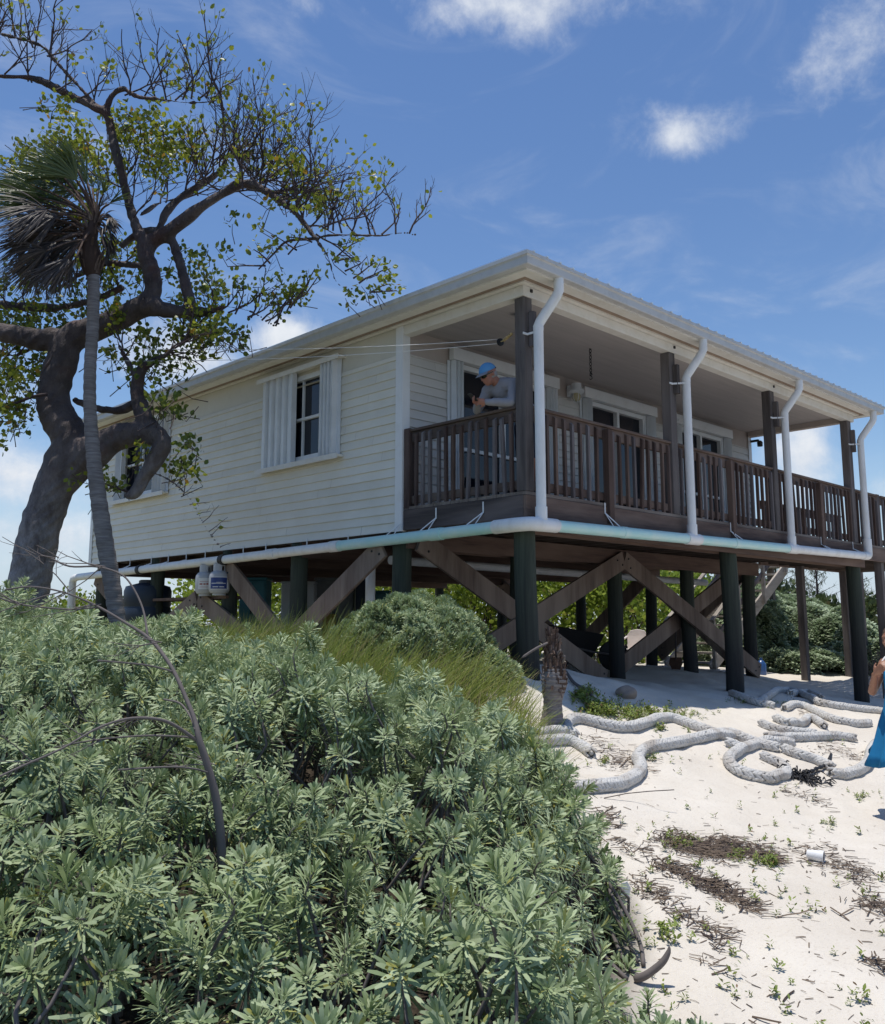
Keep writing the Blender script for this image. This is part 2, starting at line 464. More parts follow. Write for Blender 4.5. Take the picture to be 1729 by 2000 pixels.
vo = s.n('ShaderNodeTexVoronoi'); vo.feature = 'SMOOTH_F1'; s.l(s.tc.outputs['Object'], vo.inputs['Vector']); vo.inputs['Scale'].default_value = 3.1; vo.inputs['Randomness'].default_value = 1.0
hh = s.mix(.40, s.noise(6, 9, .70), s.noise(70, 4, .6), 'ADD')
hh = s.mix(.55, hh, s.ramp(vo.outputs['Distance'], [(.05, 0.0), (.38, 1.0)]), 'ADD')
s.bump(hh, .62, .032)
s.set(.93, 0, .12)
sw = NT('added_sea_water'); sw.col((.012, .055, .075)); sw.set(.08, 0, .5)
sw.bump(sw.noise(1.6, 6, .6), .35, .08)
MB().box(-900, -900, -9, 1500, 1500, -3.62).build('water', 'added_sea_water', kind='structure')  # unseen water, added to cut the light bounced off the sand
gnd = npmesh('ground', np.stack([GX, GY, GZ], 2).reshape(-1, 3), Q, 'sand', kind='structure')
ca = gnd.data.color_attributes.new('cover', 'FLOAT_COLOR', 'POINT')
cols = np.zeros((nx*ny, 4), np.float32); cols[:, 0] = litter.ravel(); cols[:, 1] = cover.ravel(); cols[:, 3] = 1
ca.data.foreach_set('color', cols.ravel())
# ------------------------------------------------------------------ house materials
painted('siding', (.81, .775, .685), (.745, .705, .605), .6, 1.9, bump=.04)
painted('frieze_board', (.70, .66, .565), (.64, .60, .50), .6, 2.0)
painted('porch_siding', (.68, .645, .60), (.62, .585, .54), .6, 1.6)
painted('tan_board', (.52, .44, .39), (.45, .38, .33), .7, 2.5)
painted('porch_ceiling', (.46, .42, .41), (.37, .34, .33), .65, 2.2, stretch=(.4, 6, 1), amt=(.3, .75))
painted('white_trim', (.80, .795, .78), (.70, .685, .65), .45, 5.0, amt=(.52, .85))
painted('cream_trim', (.78, .745, .68), (.68, .63, .54), .5, 6.0, amt=(.45, .8))
painted('brown_soffit', (.36, .27, .20), (.27, .20, .15), .8, 8.0)
painted('white_metal', (.78, .79, .80), (.69, .70, .70), .38, 4.0, spec=.5)
painted('gutter_paint', (.56, .555, .545), (.46, .45, .43), .45, 7.0, amt=(.45, .8))
painted('white_plastic', (.80, .80, .79), (.66, .645, .61), .52, 6.0, amt=(.45, .8), stretch=(1, 1, .35))
painted('aqua_plastic', (.46, .74, .71), (.62, .79, .74), .42, 4.0)
painted('black_rubber', (.02, .02, .022), (.03, .03, .03), .6, 9)
for nm in ('siding', 'porch_siding'):
    t_ = MATS[nm].node_tree; b_ = t_.nodes['Principled BSDF']; src = b_.inputs['Base Color'].links[0].from_socket
    ge = t_.nodes.new('ShaderNodeNewGeometry'); mr = t_.nodes.new('ShaderNodeMapRange'); t_.links.new(ge.outputs['Random Per Island'], mr.inputs['Value'])
    mr.inputs['To Min'].default_value = .93; mr.inputs['To Max'].default_value = 1.03
    mx = t_.nodes.new('ShaderNodeMixRGB'); mx.blend_type = 'MULTIPLY'; mx.inputs['Fac'].default_value = 1.0
    t_.links.new(src, mx.inputs['Color1']); t_.links.new(mr.outputs[0], mx.inputs['Color2']); t_.links.new(mx.outputs[0], b_.inputs['Base Color'])
s = NT('dark_glass'); s.col((.008, .010, .018)); s.set(.04, 0, .45)
s = NT('roof_metal'); s.col((.70, .71, .72)); s.set(.30, .85, .5)
woodmat('post_wood', 2, (.135, .115, .105), (.060, .050, .048), (.20, .175, .165))
woodmat('post_wood_green', 2, (.075, .088, .070), (.030, .036, .032), (.11, .105, .09))
woodmat('rail_wood_brown', 2, (.115, .072, .055), (.050, .033, .028), (.16, .11, .088))
woodmat('rail_wood_grey', 2, (.16, .135, .13), (.08, .067, .068), (.20, .18, .18))
woodmat('rail_wood_dark', 2, (.095, .062, .052), (.045, .030, .027), (.14, .10, .085))
woodmat('rim_wood_x', 0, (.150, .095, .075), (.058, .040, .037), (.21, .15, .12), sc_=.9)
woodmat('rim_wood_y', 1, (.110, .088, .080), (.050, .042, .042), (.16, .13, .12), sc_=.9)
woodmat('rail_x', 0, (.130, .088, .070), (.060, .042, .036), (.18, .13, .105))
woodmat('rail_y', 1, (.120, .088, .072), (.060, .044, .038), (.17, .13, .108))
woodmat('deck_wood', 0, (.20, .165, .14), (.10, .08, .07), (.26, .22, .19))
woodmat('joist_wood', 1, (.115, .085, .070), (.055, .042, .036), (.15, .115, .095))
woodmat('beam_wood', 0, (.155, .098, .075), (.075, .050, .042), (.19, .13, .10))
woodmat('brace_wood', 2, (.205, .150, .120), (.112, .082, .067), (.27, .21, .17), sc_=.7)
s = NT('piling_wood')
g = s.noise(1.0, 7, .65, (22, 22, 1.1), .4)
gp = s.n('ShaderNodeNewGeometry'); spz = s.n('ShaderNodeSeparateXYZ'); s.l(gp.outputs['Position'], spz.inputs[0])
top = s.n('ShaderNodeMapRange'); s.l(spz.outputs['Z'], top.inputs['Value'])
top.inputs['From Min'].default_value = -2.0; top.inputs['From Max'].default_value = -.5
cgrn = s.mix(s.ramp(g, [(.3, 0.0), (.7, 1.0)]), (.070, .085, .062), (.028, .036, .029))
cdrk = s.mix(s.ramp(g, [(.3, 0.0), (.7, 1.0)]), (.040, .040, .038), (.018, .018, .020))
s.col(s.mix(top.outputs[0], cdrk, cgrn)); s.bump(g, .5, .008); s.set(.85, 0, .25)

HL, HW = 9.12, 10.95          # length along the porch front, depth along the side wall
PB = 2.0                       # porch depth
house = thing('stilt_house', 'cream clapboard beach house with deep porch, raised on dark round pilings', 'house', (0, 0, g1(0, 0)))
def zpix(X, Y, py):
    lo, hi = -8.0, 8.0
    for _ in range(40):
        m = (lo+hi)/2; v = np.array([X, Y, m])-CAM
        if CYP-FPX*(v@UPV)/(v@DIR) > py: lo = m
        else: hi = m
    return m

def clap(name, axis, plane, a0, a1, z0, z1, openings, mat, sign=-1, e=.115):
    """lap siding on the plane axis=plane facing sign; openings: (a0,a1,z0,z1)"""
    mb = MB(); other = 1-axis
    zs = set(np.round(np.arange(z0, z1, e), 4)) | {z1}
    def P(a, z, o):
        p = [0, 0, z]; p[axis] = plane+sign*o; p[other] = a; return p
    zc = sorted(zs)
    for i in range(len(zc)-1):
        b, t = zc[i], zc[i+1]
        br = sorted({b, t} | {q for o in openings for q in (o[2], o[3]) if b < q < t})
        for j in range(len(br)-1):
            zb, zt = br[j], br[j+1]
            ob = .004+.020*(1-(zb-b)/e); ot = .004+.020*(1-(zt-b)/e)
            cuts = sorted([(o[0], o[1]) for o in openings if o[2] < (zb+zt)/2 < o[3]])
            spans = []; c = a0
            for u, v in cuts: spans.append((c, u)); c = v
            spans.append((c, a1))
            jr = random.Random(i*7+axis*31); q0 = a0-jr.uniform(.2, 3.4); cut = []
            while q0 < a1: q0 += 3.66; cut.append(q0)
            for q0 in cut: spans = [z_ for u, v in spans for z_ in (((u, q0-.0018), (q0+.0018, v)) if u+.05 < q0 < v-.05 else ((u, v),))]
            for u, v in spans:
                if v-u < 1e-4: continue
                mb.add([P(u, zb, ob), P(v, zb, ob), P(v, zt, ot), P(u, zt, ot)], [(0, 1, 2, 3)])
                if j == 0:
                    mb.add([P(u, zb, .002), P(v, zb, .002), P(v, zb, ob), P(u, zb, ob)], [(0, 1, 2, 3)])
    # reveals of the openings
    for (u, v, zb, zt) in openings:
        d = -.12
        for A, B in (((u, zb), (u, zt)), ((v, zt), (v, zb)), ((u, zt), (v, zt)), ((v, zb), (u, zb))):
            mb.add([P(A[0], A[1], .012), P(B[0], B[1], .012), P(B[0], B[1], d), P(A[0], A[1], d)], [(0, 1, 2, 3)])
    return mb.build(name, mat, house)

WIN = [(3.5, 4.78, .86, 2.09), (8.28, 9.74, .86, 2.09)]
DOORS = [(1.02, 2.78, .02, 2.03), (3.88, 5.42, .02, 2.03), (6.48, 8.0, .02, 2.03)]
ZB = -.29
clap('wall', 0, 0.0, PB, HW, ZB, 1.95, [(a, b, c, d) for a, b, c, d in [(w[0], w[1], w[2], 1.95) for w in WIN]], 'siding')
mb = MB()
for a, b in ((PB, WIN[0][0]), (WIN[0][1], WIN[1][0]), (WIN[1][1], HW)): mb.box(-.006, a, 1.953, .03, b, 2.312)
for w in WIN: mb.box(-.006, w[0], w[3], .03, w[1], 2.312)
mb.build('frieze', 'frieze_board', house)
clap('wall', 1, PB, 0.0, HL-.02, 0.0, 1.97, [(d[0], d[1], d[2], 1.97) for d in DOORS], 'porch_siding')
mb = MB()
c = 0.0
for d in DOORS: mb.box(c, PB-.008, 1.973, d[0], PB+.03, 2.289); mb.box(d[0], PB-.008, d[3], d[1], PB+.03, 2.289); c = d[1]
mb.box(c, PB-.008, 1.973, HL-.02, PB+.03, 2.289)
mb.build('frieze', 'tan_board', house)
clap('wall', 0, HL, PB, HW, ZB, 2.31, [], 'siding', sign=1)
clap('wall', 1, HW, 0.0, HL, ZB, 2.31, [], 'siding', sign=1)
# interior core so that no light leaks through
MB().box(.14, PB+.14, .0, HL-.05, HW-.05, 2.40).build('inner_wall', 'tan_board', house)
# corner trims
MB().box(-.028, PB-.03, ZB-.005, .10, PB-.005, 2.31).box(-.028, PB-.005, ZB-.005, -.0255, PB+.10, 2.31).build('corner_trim', 'white_trim', house, bevel=.003)
MB().box(-.028, HW-.09, ZB-.005, -.0255, HW+.03, 2.31).box(-.0255, HW+.0255, ZB-.005, .1, HW+.03, 2.31).build('corner_trim', 'white_trim', house)
MB().box(HL-.09, PB-.03, -.02, HL+.03, PB-.0255, 2.289).box(HL+.0255, PB-.0255, -.02, HL+.03, PB+.1, 2.289).build('corner_trim', 'white_trim', house)

# windows in the side wall with folding storm shutters
def pleats(mb, a0, a1, z0, z1, n, amp, base, axis, plane, thick=.012):
    """folded shutter: zigzag sheet in plan"""
    pts = []; st = (a1-a0)/n
    for i in range(n):
        pts += [(a0+st*i, base+amp*.15), (a0+st*(i+.14), base+amp), (a0+st*(i+.82), base+amp*.62)]
    pts.append((a1, base+amp*.1))
    for (a, o), (b, q) in zip(pts[:-1], pts[1:]):
        L = []
        for (c, w) in ((a, o), (b, q), (b, q+thick), (a, o+thick)):
            p = [0, 0]; p[axis] = plane-w; p[1-axis] = c; L.append(p)
        mb.hexa([(*p, z0) for p in L]+[(*p, z1) for p in L])
for wi, (a, b, z0, z1) in enumerate(WIN):
    f = MB()
    for (p, q, c, d) in ((a, a+.06, z0, z1), (b-.06, b, z0, z1), (a+.06, b-.06, z0, z0+.06), (a+.06, b-.06, z1-.07, z1)):
        f.box(-.022, p, c, .07, q, d)
    zm = z0+.60; ym = (a+b)/2
    f.box(.0, a+.06, zm-.02, .07, b-.06, zm+.02)
    for zz0, zz1 in ((z0+.06, zm-.02), (zm+.02, z1-.07)): f.box(.012, ym-.016, zz0, .07, ym+.016, zz1)
    win = f.build('window', 'white_trim', house, bevel=.003)
    MB().box(.045, a+.05, z0+.05, .055, b-.05, z1-.06).build('pane', 'dark_glass', win)
    MB().box(-.13, a-.36, z0-.075, .0-.026, b+.33, z0-.045).box(-.135, a-.36, z0-.10, -.13, b+.33, z0-.03).build('sill', 'cream_trim', win)
    MB().box(-.14, a-.36, z1+.06, -.007, b+.33, z1+.085).box(-.145, a-.36, z1+.03, -.14, b+.33, z1+.10).build('shutter_track', 'cream_trim', win)
    if wi == 0: L = [(4.23, 5.04, 5, .075), (3.30, 3.62, 4, .085)]
    else: L = [(9.58, 9.88, 4, .085), (8.02, 8.42, 4, .085)]
    for (u, v, n, am) in L:
        m = MB(); pleats(m, u, v, z0-.04, z1+.055, n, am, .030, 0, 0.0)
        if u < a+.2: m.box(-.035, u-.09, z0-.04, -.026, u-.005, z1+.055); m.box(-.12, u-.012, z0-.04, -.036, u-.0, z1+.055)
        else: m.box(-.13, u-.02, z0-.04, -.045, u, z1+.055)
        m.build('shutter', 'white_metal', win)
# sliding doors on the porch
for di, (a, b, z0, z1) in enumerate(DOORS):
    f = MB(); ym = PB
    mid = a+(b-a)*(.50 if di else .49)
    for (p, q, c, d) in ((a, a+.06, z0, z1), (b-.06, b, z0, z1), (a+.06, b-.06, z0, z0+.08), (a+.06, b-.06, z1-.07, z1), (mid-.03, mid+.03, z0+.08, z1-.07)):
        f.box(p, ym-.026, c, q, ym+.08, d)
    if di in (0, 2): f.box(a+.06, ym+.01, .86, mid-.03, ym+.06, .91); f.box(mid+.03, ym+.012, .86, b-.06, ym+.062, .91)
    dr = f.build('sliding_door', 'white_trim', house, bevel=.003)
    MB().box(a+.05, ym+.05, z0+.05, b-.05, ym+.06, z1-.05).build('pane', 'dark_glass', dr)
    MB().box(a-.22, ym-.12, 2.035, b+.25, ym-.0265, 2.20).build('shutter_track', 'white_trim', dr, bevel=.004)
    for (u, v, n) in ((a-.20, a+.0, 3), (b+.02, b+.24, 3)):
        m = MB(); pleats(m, u, v, .03, 2.03, n, .085, .030, 1, PB)
        m.box(u-.055, ym-.036, .03, u-.002, ym-.026, 2.03)
        m.build('shutter', 'white_metal', dr)

# deck, floor and rim
def boards(mb, x0, x1, y0, y1, w=.138, gap=.006):
    y = y0
    while y < y1-.02: mb.box(x0, y, -.036, x1, min(y+w, y1), 0); y += w+gap
XE = 13.9
mb = MB(); boards(mb, .0, HL+.06, .003, PB-.032); mb.build('deck', 'deck_wood', house)
mb = MB()
for y0 in np.arange(PB+.02, HW-.05, .6): mb.box(.03, y0, -.075, HL-.02, min(y0+.594, HW-.02), -.04)
mb.build('subfloor', 'joist_wood', house)
mb = MB().box(-.002, -.002, -.285, HL+.06, .040, -.040); front_rim = mb.build('rim_board', 'rim_wood_x', house, bevel=.004)
mb = MB().box(-.004, .042, -.285, .040, PB-.032, -.040); mb.build('rim_board', 'rim_wood_y', house, bevel=.004)
MB().box(.02, PB+.02, -.30, .05, HW-.05, -.08).build('rim_board', 'joist_wood', house)
mb = MB()
for x in np.arange(.30, HL, .405): mb.box(x, .042, -.262, x+.04, HW-.1, -.077)
mb.build('floor_joists', 'joist_wood', house)
PR = [.10, 2.08, 4.25, 6.05, 8.37, 10.55]
for y in PR:
    mb = MB()
    for q in (-.14, .10): mb.box(.05, y+q, -.50 if y > 1 else -.43, HL-.0, y+q+.04, -.264)
    mb.build('floor_beam', 'beam_wood', house)
# pilings
def piling(x, y, r_=.12, ztop=-.30):
    zb = g1(x, y)-.25; n = 14; mb = MB()
    pts = [(x+.012*math.sin(z*2+x), y+.012*math.cos(z*1.7+y), z) for z in np.linspace(zb, ztop, 7)]
    mb.tube(pts, [r_*(1.03-.05*i/6) for i in range(7)], n)
    return mb.build('piling', 'piling_wood', house, smooth=40)
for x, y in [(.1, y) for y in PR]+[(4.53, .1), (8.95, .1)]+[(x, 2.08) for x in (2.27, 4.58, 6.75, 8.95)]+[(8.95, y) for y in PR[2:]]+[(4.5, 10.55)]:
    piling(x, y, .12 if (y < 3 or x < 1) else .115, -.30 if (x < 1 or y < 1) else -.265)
# cross bracing
def brace(p, q, w=.275, t=.045, nrm=(0, 1, 0)):
    p, q = np.array(p, float), np.array(q, float)
    m = MB().bar(p, q, t, w, up=np.cross(q-p, nrm)); n_ = np.array(nrm, float)*(-1); d_ = (q-p)/np.linalg.norm(q-p); u_ = np.cross(d_, n_)
    for e_, s_ in ((p, 1), (q, -1)):
        for k_ in (-1, 1): m.lathe(e_+d_*s_*(.13+.05*k_)+u_*.055*k_+n_*(t/2-.004), [(.016, 0), (.016, .010), (.008, .018)], 8, mi=1, axis=n_)
    m.build('brace', ['brace_wood', 'black_rubber'], house)
def gz(x, y, d=0.0): return g1(x, y)+d
yb = 2.08
brace((.22, yb-.165, -.40), (4.02, yb-.165, gz(4.0, yb, -.02)))
brace((4.58, yb-.165, -.42), (.25, yb-.218, -2.18))
brace((4.60, yb-.166, -.42), (8.90, yb-.165, gz(8.9, yb, .10)))
brace((8.85, yb+.165, -.44), (4.70, yb+.165, gz(4.6, yb, .10)))
nx_ = (1, 0, 0)
brace((-.06, 2.28, -.47), (-.06, 4.15, -1.60), nrm=nx_)
brace((-.06, 5.95, -.50), (-.06, 4.40, -1.60), nrm=nx_)
brace((-.06, 6.75, -1.02), (-.06, 8.2, -1.66), nrm=nx_)
brace((-.06, 6.70, -1.02), (-.06, 5.2, -1.66), nrm=nx_)
brace((-.06, 10.5, -.55), (-.06, 8.5, -1.62), nrm=nx_)
brace((8.8, 4.25, -.45), (8.8, 6.1, -1.95), nrm=nx_); brace((8.8, 8.3, -.45), (8.8, 6.2, -1.95), nrm=nx_)
brace((8.8, 4.25, -.45), (8.8, 2.2, -2.2), nrm=nx_); brace((9.1, 2.3, -.45), (9.1, 4.2, -2.05), nrm=nx_)

# porch posts
PX = [.080, 3.06, 5.96, 8.95]
for i, x in enumerate(PX):
    mb = MB().box(x-.071, .003, .001, x+.071, .145, 2.192)
    p = mb.build('porch_post', 'post_wood', house, bevel=.008)
    m = MB().box(x+.0, -.07, 1.62, x+.06, .0, 2.02).build('block', 'rail_wood_grey' if i == 0 else 'post_wood', p, bevel=.004)
# porch beams (white boxed) at the front, the left end and the right end
MB().box(-.012, -.012, 2.192, HL+.012, .12, 2.311).build('porch_beam', 'cream_trim', house, bevel=.003)
MB().box(-.012, .121, 2.192, .12, PB-.03, 2.311).build('porch_beam', 'cream_trim', house, bevel=.003)
MB().box(HL-.12, .121, 2.192, HL+.012, PB-.035, 2.311).build('porch_beam', 'tan_board', house, bevel=.003)
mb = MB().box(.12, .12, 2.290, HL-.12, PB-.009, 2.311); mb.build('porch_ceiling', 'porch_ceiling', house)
# soffit, fascia, gutter and roof go round the whole house
def ring(prof, name, mat, parent=house, closed=True, smooth=None):
    mb = MB(); k = len(prof); V = []
    for o, z in prof: V += [(-o, -o, z), (HL+o, -o, z), (HL+o, HW+o, z), (-o, HW+o, z)]
    Fc = []
    for i in range(k if closed else k-1):
        j = (i+1) % k
        for c in range(4): Fc.append((i*4+c, i*4+(c+1) % 4, j*4+(c+1) % 4, j*4+c))
    return mb.add(V, Fc).build(name, mat, parent, smooth=smooth)
SL = .20
ring([(.013, 2.312), (.082, 2.312), (.082, 2.34), (.013, 2.34)], 'soffit', 'cream_trim')
ring([(.082, 2.330), (.165, 2.330), (.165, 2.35), (.082, 2.35)], 'soffit', 'brown_soffit')
ring([(.165, 2.318), (.300, 2.322), (.300, 2.35), (.165, 2.345)], 'soffit', 'cream_trim')
ring([(.300, 2.316), (.315, 2.316), (.315, 2.46), (.300, 2.46)], 'fascia', 'cream_trim')
ring([(.316, 2.335), (.395, 2.338), (.402, 2.350), (.404, 2.420), (.412, 2.432), (.424, 2.436), (.424, 2.474), (.410, 2.474), (.410, 2.446), (.396, 2.430), (.392, 2.348), (.316, 2.345)], 'gutter', 'gutter_paint')
o = .405; zt = 2.477
rid = (HL+2*o)/2; zr = zt+rid*SL
mb = MB()
xm = HL/2
mb.add([(-o, -o, zt), (HL+o, -o, zt), (HL+o, HW+o, zt), (-o, HW+o, zt), (xm, -o+rid, zr), (xm, HW+o-rid, zr)],
       [(0, 1, 4), (1, 2, 5, 4), (2, 3, 5), (3, 0, 4, 5), (3, 2, 1, 0)])
for x in np.arange(-o+.08, HL+o, .225):
    ln = min(x+o, HL+o-x); mb.bar((x, -o-.03, zt+.004), (x, -o+ln, zt+.004+SL*ln), .03, .016)
mb.box(-o-.012, -o, zt+.0, -o+.0, HW+o, zt+.012)
mb.build('roof', 'roof_metal', house)

# railing
BM = ['rail_wood_brown', 'rail_wood_grey', 'rail_wood_dark', 'rail_wood_brown', 'rail_wood_grey', 'rail_wood_dark']
def baluster(parent, p, nrm, tilt, drop, mat):
    """2x2 picket with a slanted top; p = foot on the rail face, nrm = outward"""
    p = np.array(p, float); n = np.array(nrm, float); a = np.array([-n[1], n[0], 0]); w = .019
    z0, z1 = -.035-drop, .915-drop
    V = []
    for z, k in ((z0, 0), (z1, 1)):
        for sa, so in ((-1, 0), (1, 0), (1, 1), (-1, 1)):
            zz = z+(-.03 if (k == 1 and so == 1) else 0)+(.018 if (k == 0 and so == 1) else 0)
            V.append(p+a*(sa*w+tilt*(z-.4))+n*(so*.038)+np.array([0, 0, zz]))
    MB().hexa(V).build('baluster', mat, parent)
rr = np.random.default_rng(5)
def railrun(axis, a0, a1, plane, n, posts=()):
    """axis 0: along x at y=plane facing -y; axis 1: along y at x=plane facing -x"""
    mk = 'rail_x' if axis == 0 else 'rail_y'
    def B(mb, a, b, o0, o1, z0, z1):
        if axis == 0: return mb.box(a, plane+o0, z0, b, plane+o1, z1)
        return mb.box(plane+o0, a, z0, plane+o1, b, z1)
    run = B(MB(), a0, a1, .0, .040, .80, .935).build('railing', mk, house, bevel=.004)
    B(MB(), a0, a1, -.03, .10, .936, .968).build('rail_cap', mk, run, bevel=.004)
    B(MB(), a0, a1, .0, .040, .035, .135).build('bottom_rail', mk, run, bevel=.004)
    for i in range(n):
        a = a0+(a1-a0)*(i+.5)/n
        if any(abs(a-q) < .07 for q in posts): continue
        a += rr.uniform(-.012, .012); tl = rr.normal(0, .006)
        if rr.random() < .05: tl = rr.choice([-1, 1])*rr.uniform(.05, .09)
        dr = 0 if rr.random() < .75 else rr.uniform(.01, .06)
        p = (a, plane, 0) if axis == 0 else (plane, a, 0)
        nr = (0, -1, 0) if axis == 0 else (-1, 0, 0)
        baluster(run, p, nr, tl, dr, BM[rr.integers(0, 6)])
    for q in posts:
        B(MB(), q-.048, q+.048, -.092, -.003, -.235, .90).build('rail_post', 'rail_wood_brown', run, bevel=.006)
    return run
railrun(1, .150, PB-.035, .045, 14)
MB().box(-.004, PB-.135, -.02, .086, PB-.036, .98).build('rail_post', 'rail_wood_dark', house, bevel=.004)
edges = [(.155, 2.985, 1.52), (3.135, 5.885, 4.50), (6.035, 8.875, 7.48)]
for a, b, q in edges: railrun(0, a, b, .045, 18, (q,))

# storm water pipes
ZP0 = zpix(-.13, -.13, 1022)
def ptube(pts, r_, name, mat, parent, n=14, smooth=50):
    return MB().tube(pts, r_, n).build(name, mat, parent, smooth=smooth)
zc, zl, zr_ = ZP0, zpix(-.13, HW+.35, 1128), zpix(HL+.1, -.13, 1087)
def zy(y): return zc+(zl-zc)*(y+.13)/(HW+.48)
def zx(x): return zc+(zr_-zc)*(x+.13)/(HL+.23)
pr = .066
pipe = ptube([(-.13, .25, zy(.25)), (-.13, 3.15, zy(3.15))], pr, 'drain_pipe', 'aqua_plastic', house)
ptube([(-.13, 3.15, zy(3.15)), (-.13, 5.9, zy(5.9)), (-.13, 8.5, zy(8.5)), (-.13, HW+.35, zy(HW+.35))], pr*.985, 'pipe_section', 'white_plastic', pipe)
ptube([(.25, -.13, zx(.25)), (3.0, -.13, zx(3.0))], pr, 'pipe_section', 'aqua_plastic', pipe)
ptube([(3.0, -.13, zx(3.0)), (5.9, -.13, zx(5.9))], pr*.985, 'pipe_section', 'aqua_plastic', pipe)
ptube([(5.9, -.13, zx(5.9)), (8.9, -.13, zx(8.9))], pr*.985, 'pipe_section', 'white_plastic', pipe)
ptube(spline([(-.13, .34, zy(.34)), (-.13, .06, zy(.06)), (-.055, -.085, zc+.004), (.06, -.13, zx(.06)), (.34, -.13, zx(.34))], 6), pr*1.16, 'elbow', 'white_plastic', pipe)
for y in (1.25, 3.15, 4.6): ptube([(-.13, y-.10, zy(y-.10)), (-.13, y+.10, zy(y+.10))], pr*1.12, 'coupling', 'white_plastic' if y != 1.25 else 'aqua_plastic', pipe)
for y in (5.9, 8.6): ptube([(-.13, y-.05, zy(y-.05)), (-.13, y+.05, zy(y+.05))], pr*1.25, 'rubber_joint', 'black_rubber', pipe)
for x in (1.62, 4.3): ptube([(x-.05, -.13, zx(x-.05)), (x+.05, -.13, zx(x+.05))], pr*1.07, 'coupling', 'aqua_plastic', pipe)
ze = zy(HW+.35)
ptube([(-.13, HW+.28, ze), (-.13, HW+.42, ze-.02), (-.13, HW+.46, ze-.10), (-.13, HW+.46, g1(-.13, HW+.46)-.1)], pr*1.05, 'pipe_section', 'white_plastic', pipe)
for i, x in enumerate(PX):
    xp = x+.11 if i else .092; zb = zx(xp); yp = -.13
    top = (xp+.10, -.335, 2.318)
    pts = [(xp, yp, zb+.03), (xp, yp, 1.30), (xp, yp, 1.83), (xp+.012, yp-.02, 1.88), (xp+.088, -.318, 2.14), (xp+.10, -.345, 2.20), (xp+.10, -.345, 2.338)]
    if i == 3: pts[0] = (xp, yp, zb-.02)
    d = ptube(pts, .056, 'downpipe', 'white_plastic', house)
    ptube([(xp, yp, 1.78), (xp, yp, 1.83)], .0585, 'coupling', 'white_plastic', d)
    if i == 3: ptube(spline([(8.8, -.13, zx(8.8)), (xp-.08, -.13, zb), (xp-.01, -.13, zb+.02), (xp, yp, zb+.10), (xp, yp, zb+.3)], 5), pr*1.08, 'elbow', 'white_plastic', d)
    elif i:
        ptube([(xp-.16, yp, zx(xp-.16)), (xp+.16, yp, zx(xp+.16))], pr*1.13, 'coupling', 'white_plastic', d)
        ptube([(xp, yp, zb+.05), (xp, yp, zb+.19)], .066, 'coupling', 'white_plastic', d)
    else: ptube([(xp, yp, zb+.05), (xp, yp, zb+.19)], .066, 'coupling', 'white_plastic', d)
    MB().box(x-.10, -.012, 1.742, x-.02, -.0, 1.766).bar((x-.03, -.008, 1.754), (xp-.045, -.16, 1.754), .006, .024).build('strap', 'white_plastic', d)
# Y shaped straps that hang the pipes from the rim
def ystrap(p, q, t, name='strap'):
    """p on the rim, q the pipe centre, t along the pipe"""
    p, q, t = map(lambda v: np.array(v, float), (p, q, t))
    n = np.array([-t[1], t[0], 0]);
    if n@(q-p) < 0: n = -n
    mb = MB().bar(p-np.array([0, 0, .03]), p+np.array([0, 0, .10]), .018, .006, up=n)
    for sg in (-1, 1): mb.bar(p-np.array([0, 0, .02]), q+t*.075*sg+np.array([0, 0, pr*.75])+n*.0, .013, .005, up=n)
    mb.build(name, 'white_plastic', pipe)
for y in (.62, 1.38, 1.98): ystrap((-.012, y, -.16), (-.13, y+.1, zy(y+.1)), (0, 1, 0))
for y in (3.0, 3.9, 4.9, 5.5, 6.6, 7.2, 7.8, 8.4, 9.2, 9.9): ystrap((-.035, y, -.36), (-.13, y+.08, zy(y+.08)), (0, 1, 0))
for x in (1.42, 4.42, 7.42, 8.72): ystrap((x, -.01, -.10), (x+.08, -.13, zx(x+.08)), (1, 0, 0))
# drain line slung under the floor
un = ptube([(.7, 3.0, -.56), (9.0, 3.0, -.60)], .06, 'waste_pipe', 'white_plastic', house)
ptube([(.35, 3.0, -.5), (.35, 3.0, -1.75)], .065, 'waste_pipe', 'white_plastic', house)

# porch lamp and small fittings
def lamp(x):
    z = 2.0
    lp = MB().lathe((x, PB-.17, z+.02), [(.02, .16), (.075, .15), (.085, .06), (.12, .05), (.125, .02), (.10, .0), (.02, .0)], 16).build('wall_lamp', 'white_metal', house, smooth=40)
    MB().box(x-.05, PB-.09, z-.02, x+.05, PB-.02, z+.16).build('bracket', 'white_metal', lp, bevel=.01)
    MB().lathe((x, PB-.17, z-.10), [(.02, .0), (.055, .02), (.065, .06), (.05, .115)], 14).build('globe', 'lamp_glass', lp, smooth=60)
    m = MB()
    for k in range(6):
        a = k*PI/3; m.tube([(x+.07*math.cos(a), PB-.17+.07*math.sin(a), z+.03), (x+.078*math.cos(a), PB-.17+.078*math.sin(a), z-.05), (x+.03*math.cos(a), PB-.17+.03*math.sin(a), z-.12)], .004, 5)
    m.build('guard', 'white_metal', lp)
s = NT('lamp_glass'); s.col((.55, .47, .28)); s.set(.15, 0, .5)
lamp(3.36); lamp(6.05)
MB().box(.60, .55, 2.20, .72, .64, 2.2895).lathe((.60, .595, 2.225), [(.03, -.05), (.035, .0), (.03, .03)], 10, axis=(-1, 0, 0)).build('porch_speaker', 'black_rubber', house, bevel=.008)
MB().box(HL-.03, PB-.20, 2.10, HL+.02, PB-.04, 2.14).lathe((HL, PB-.22, 2.05), [(.05, -.05), (.055, .03), (.03, .06)], 10).build('porch_speaker', 'black_rubber', house)
for x in PX[:3]: MB().box(x+.02, -.03, 2.25, x+.05, -.0125, 2.285).build('bolt_plate', 'black_rubber', house)
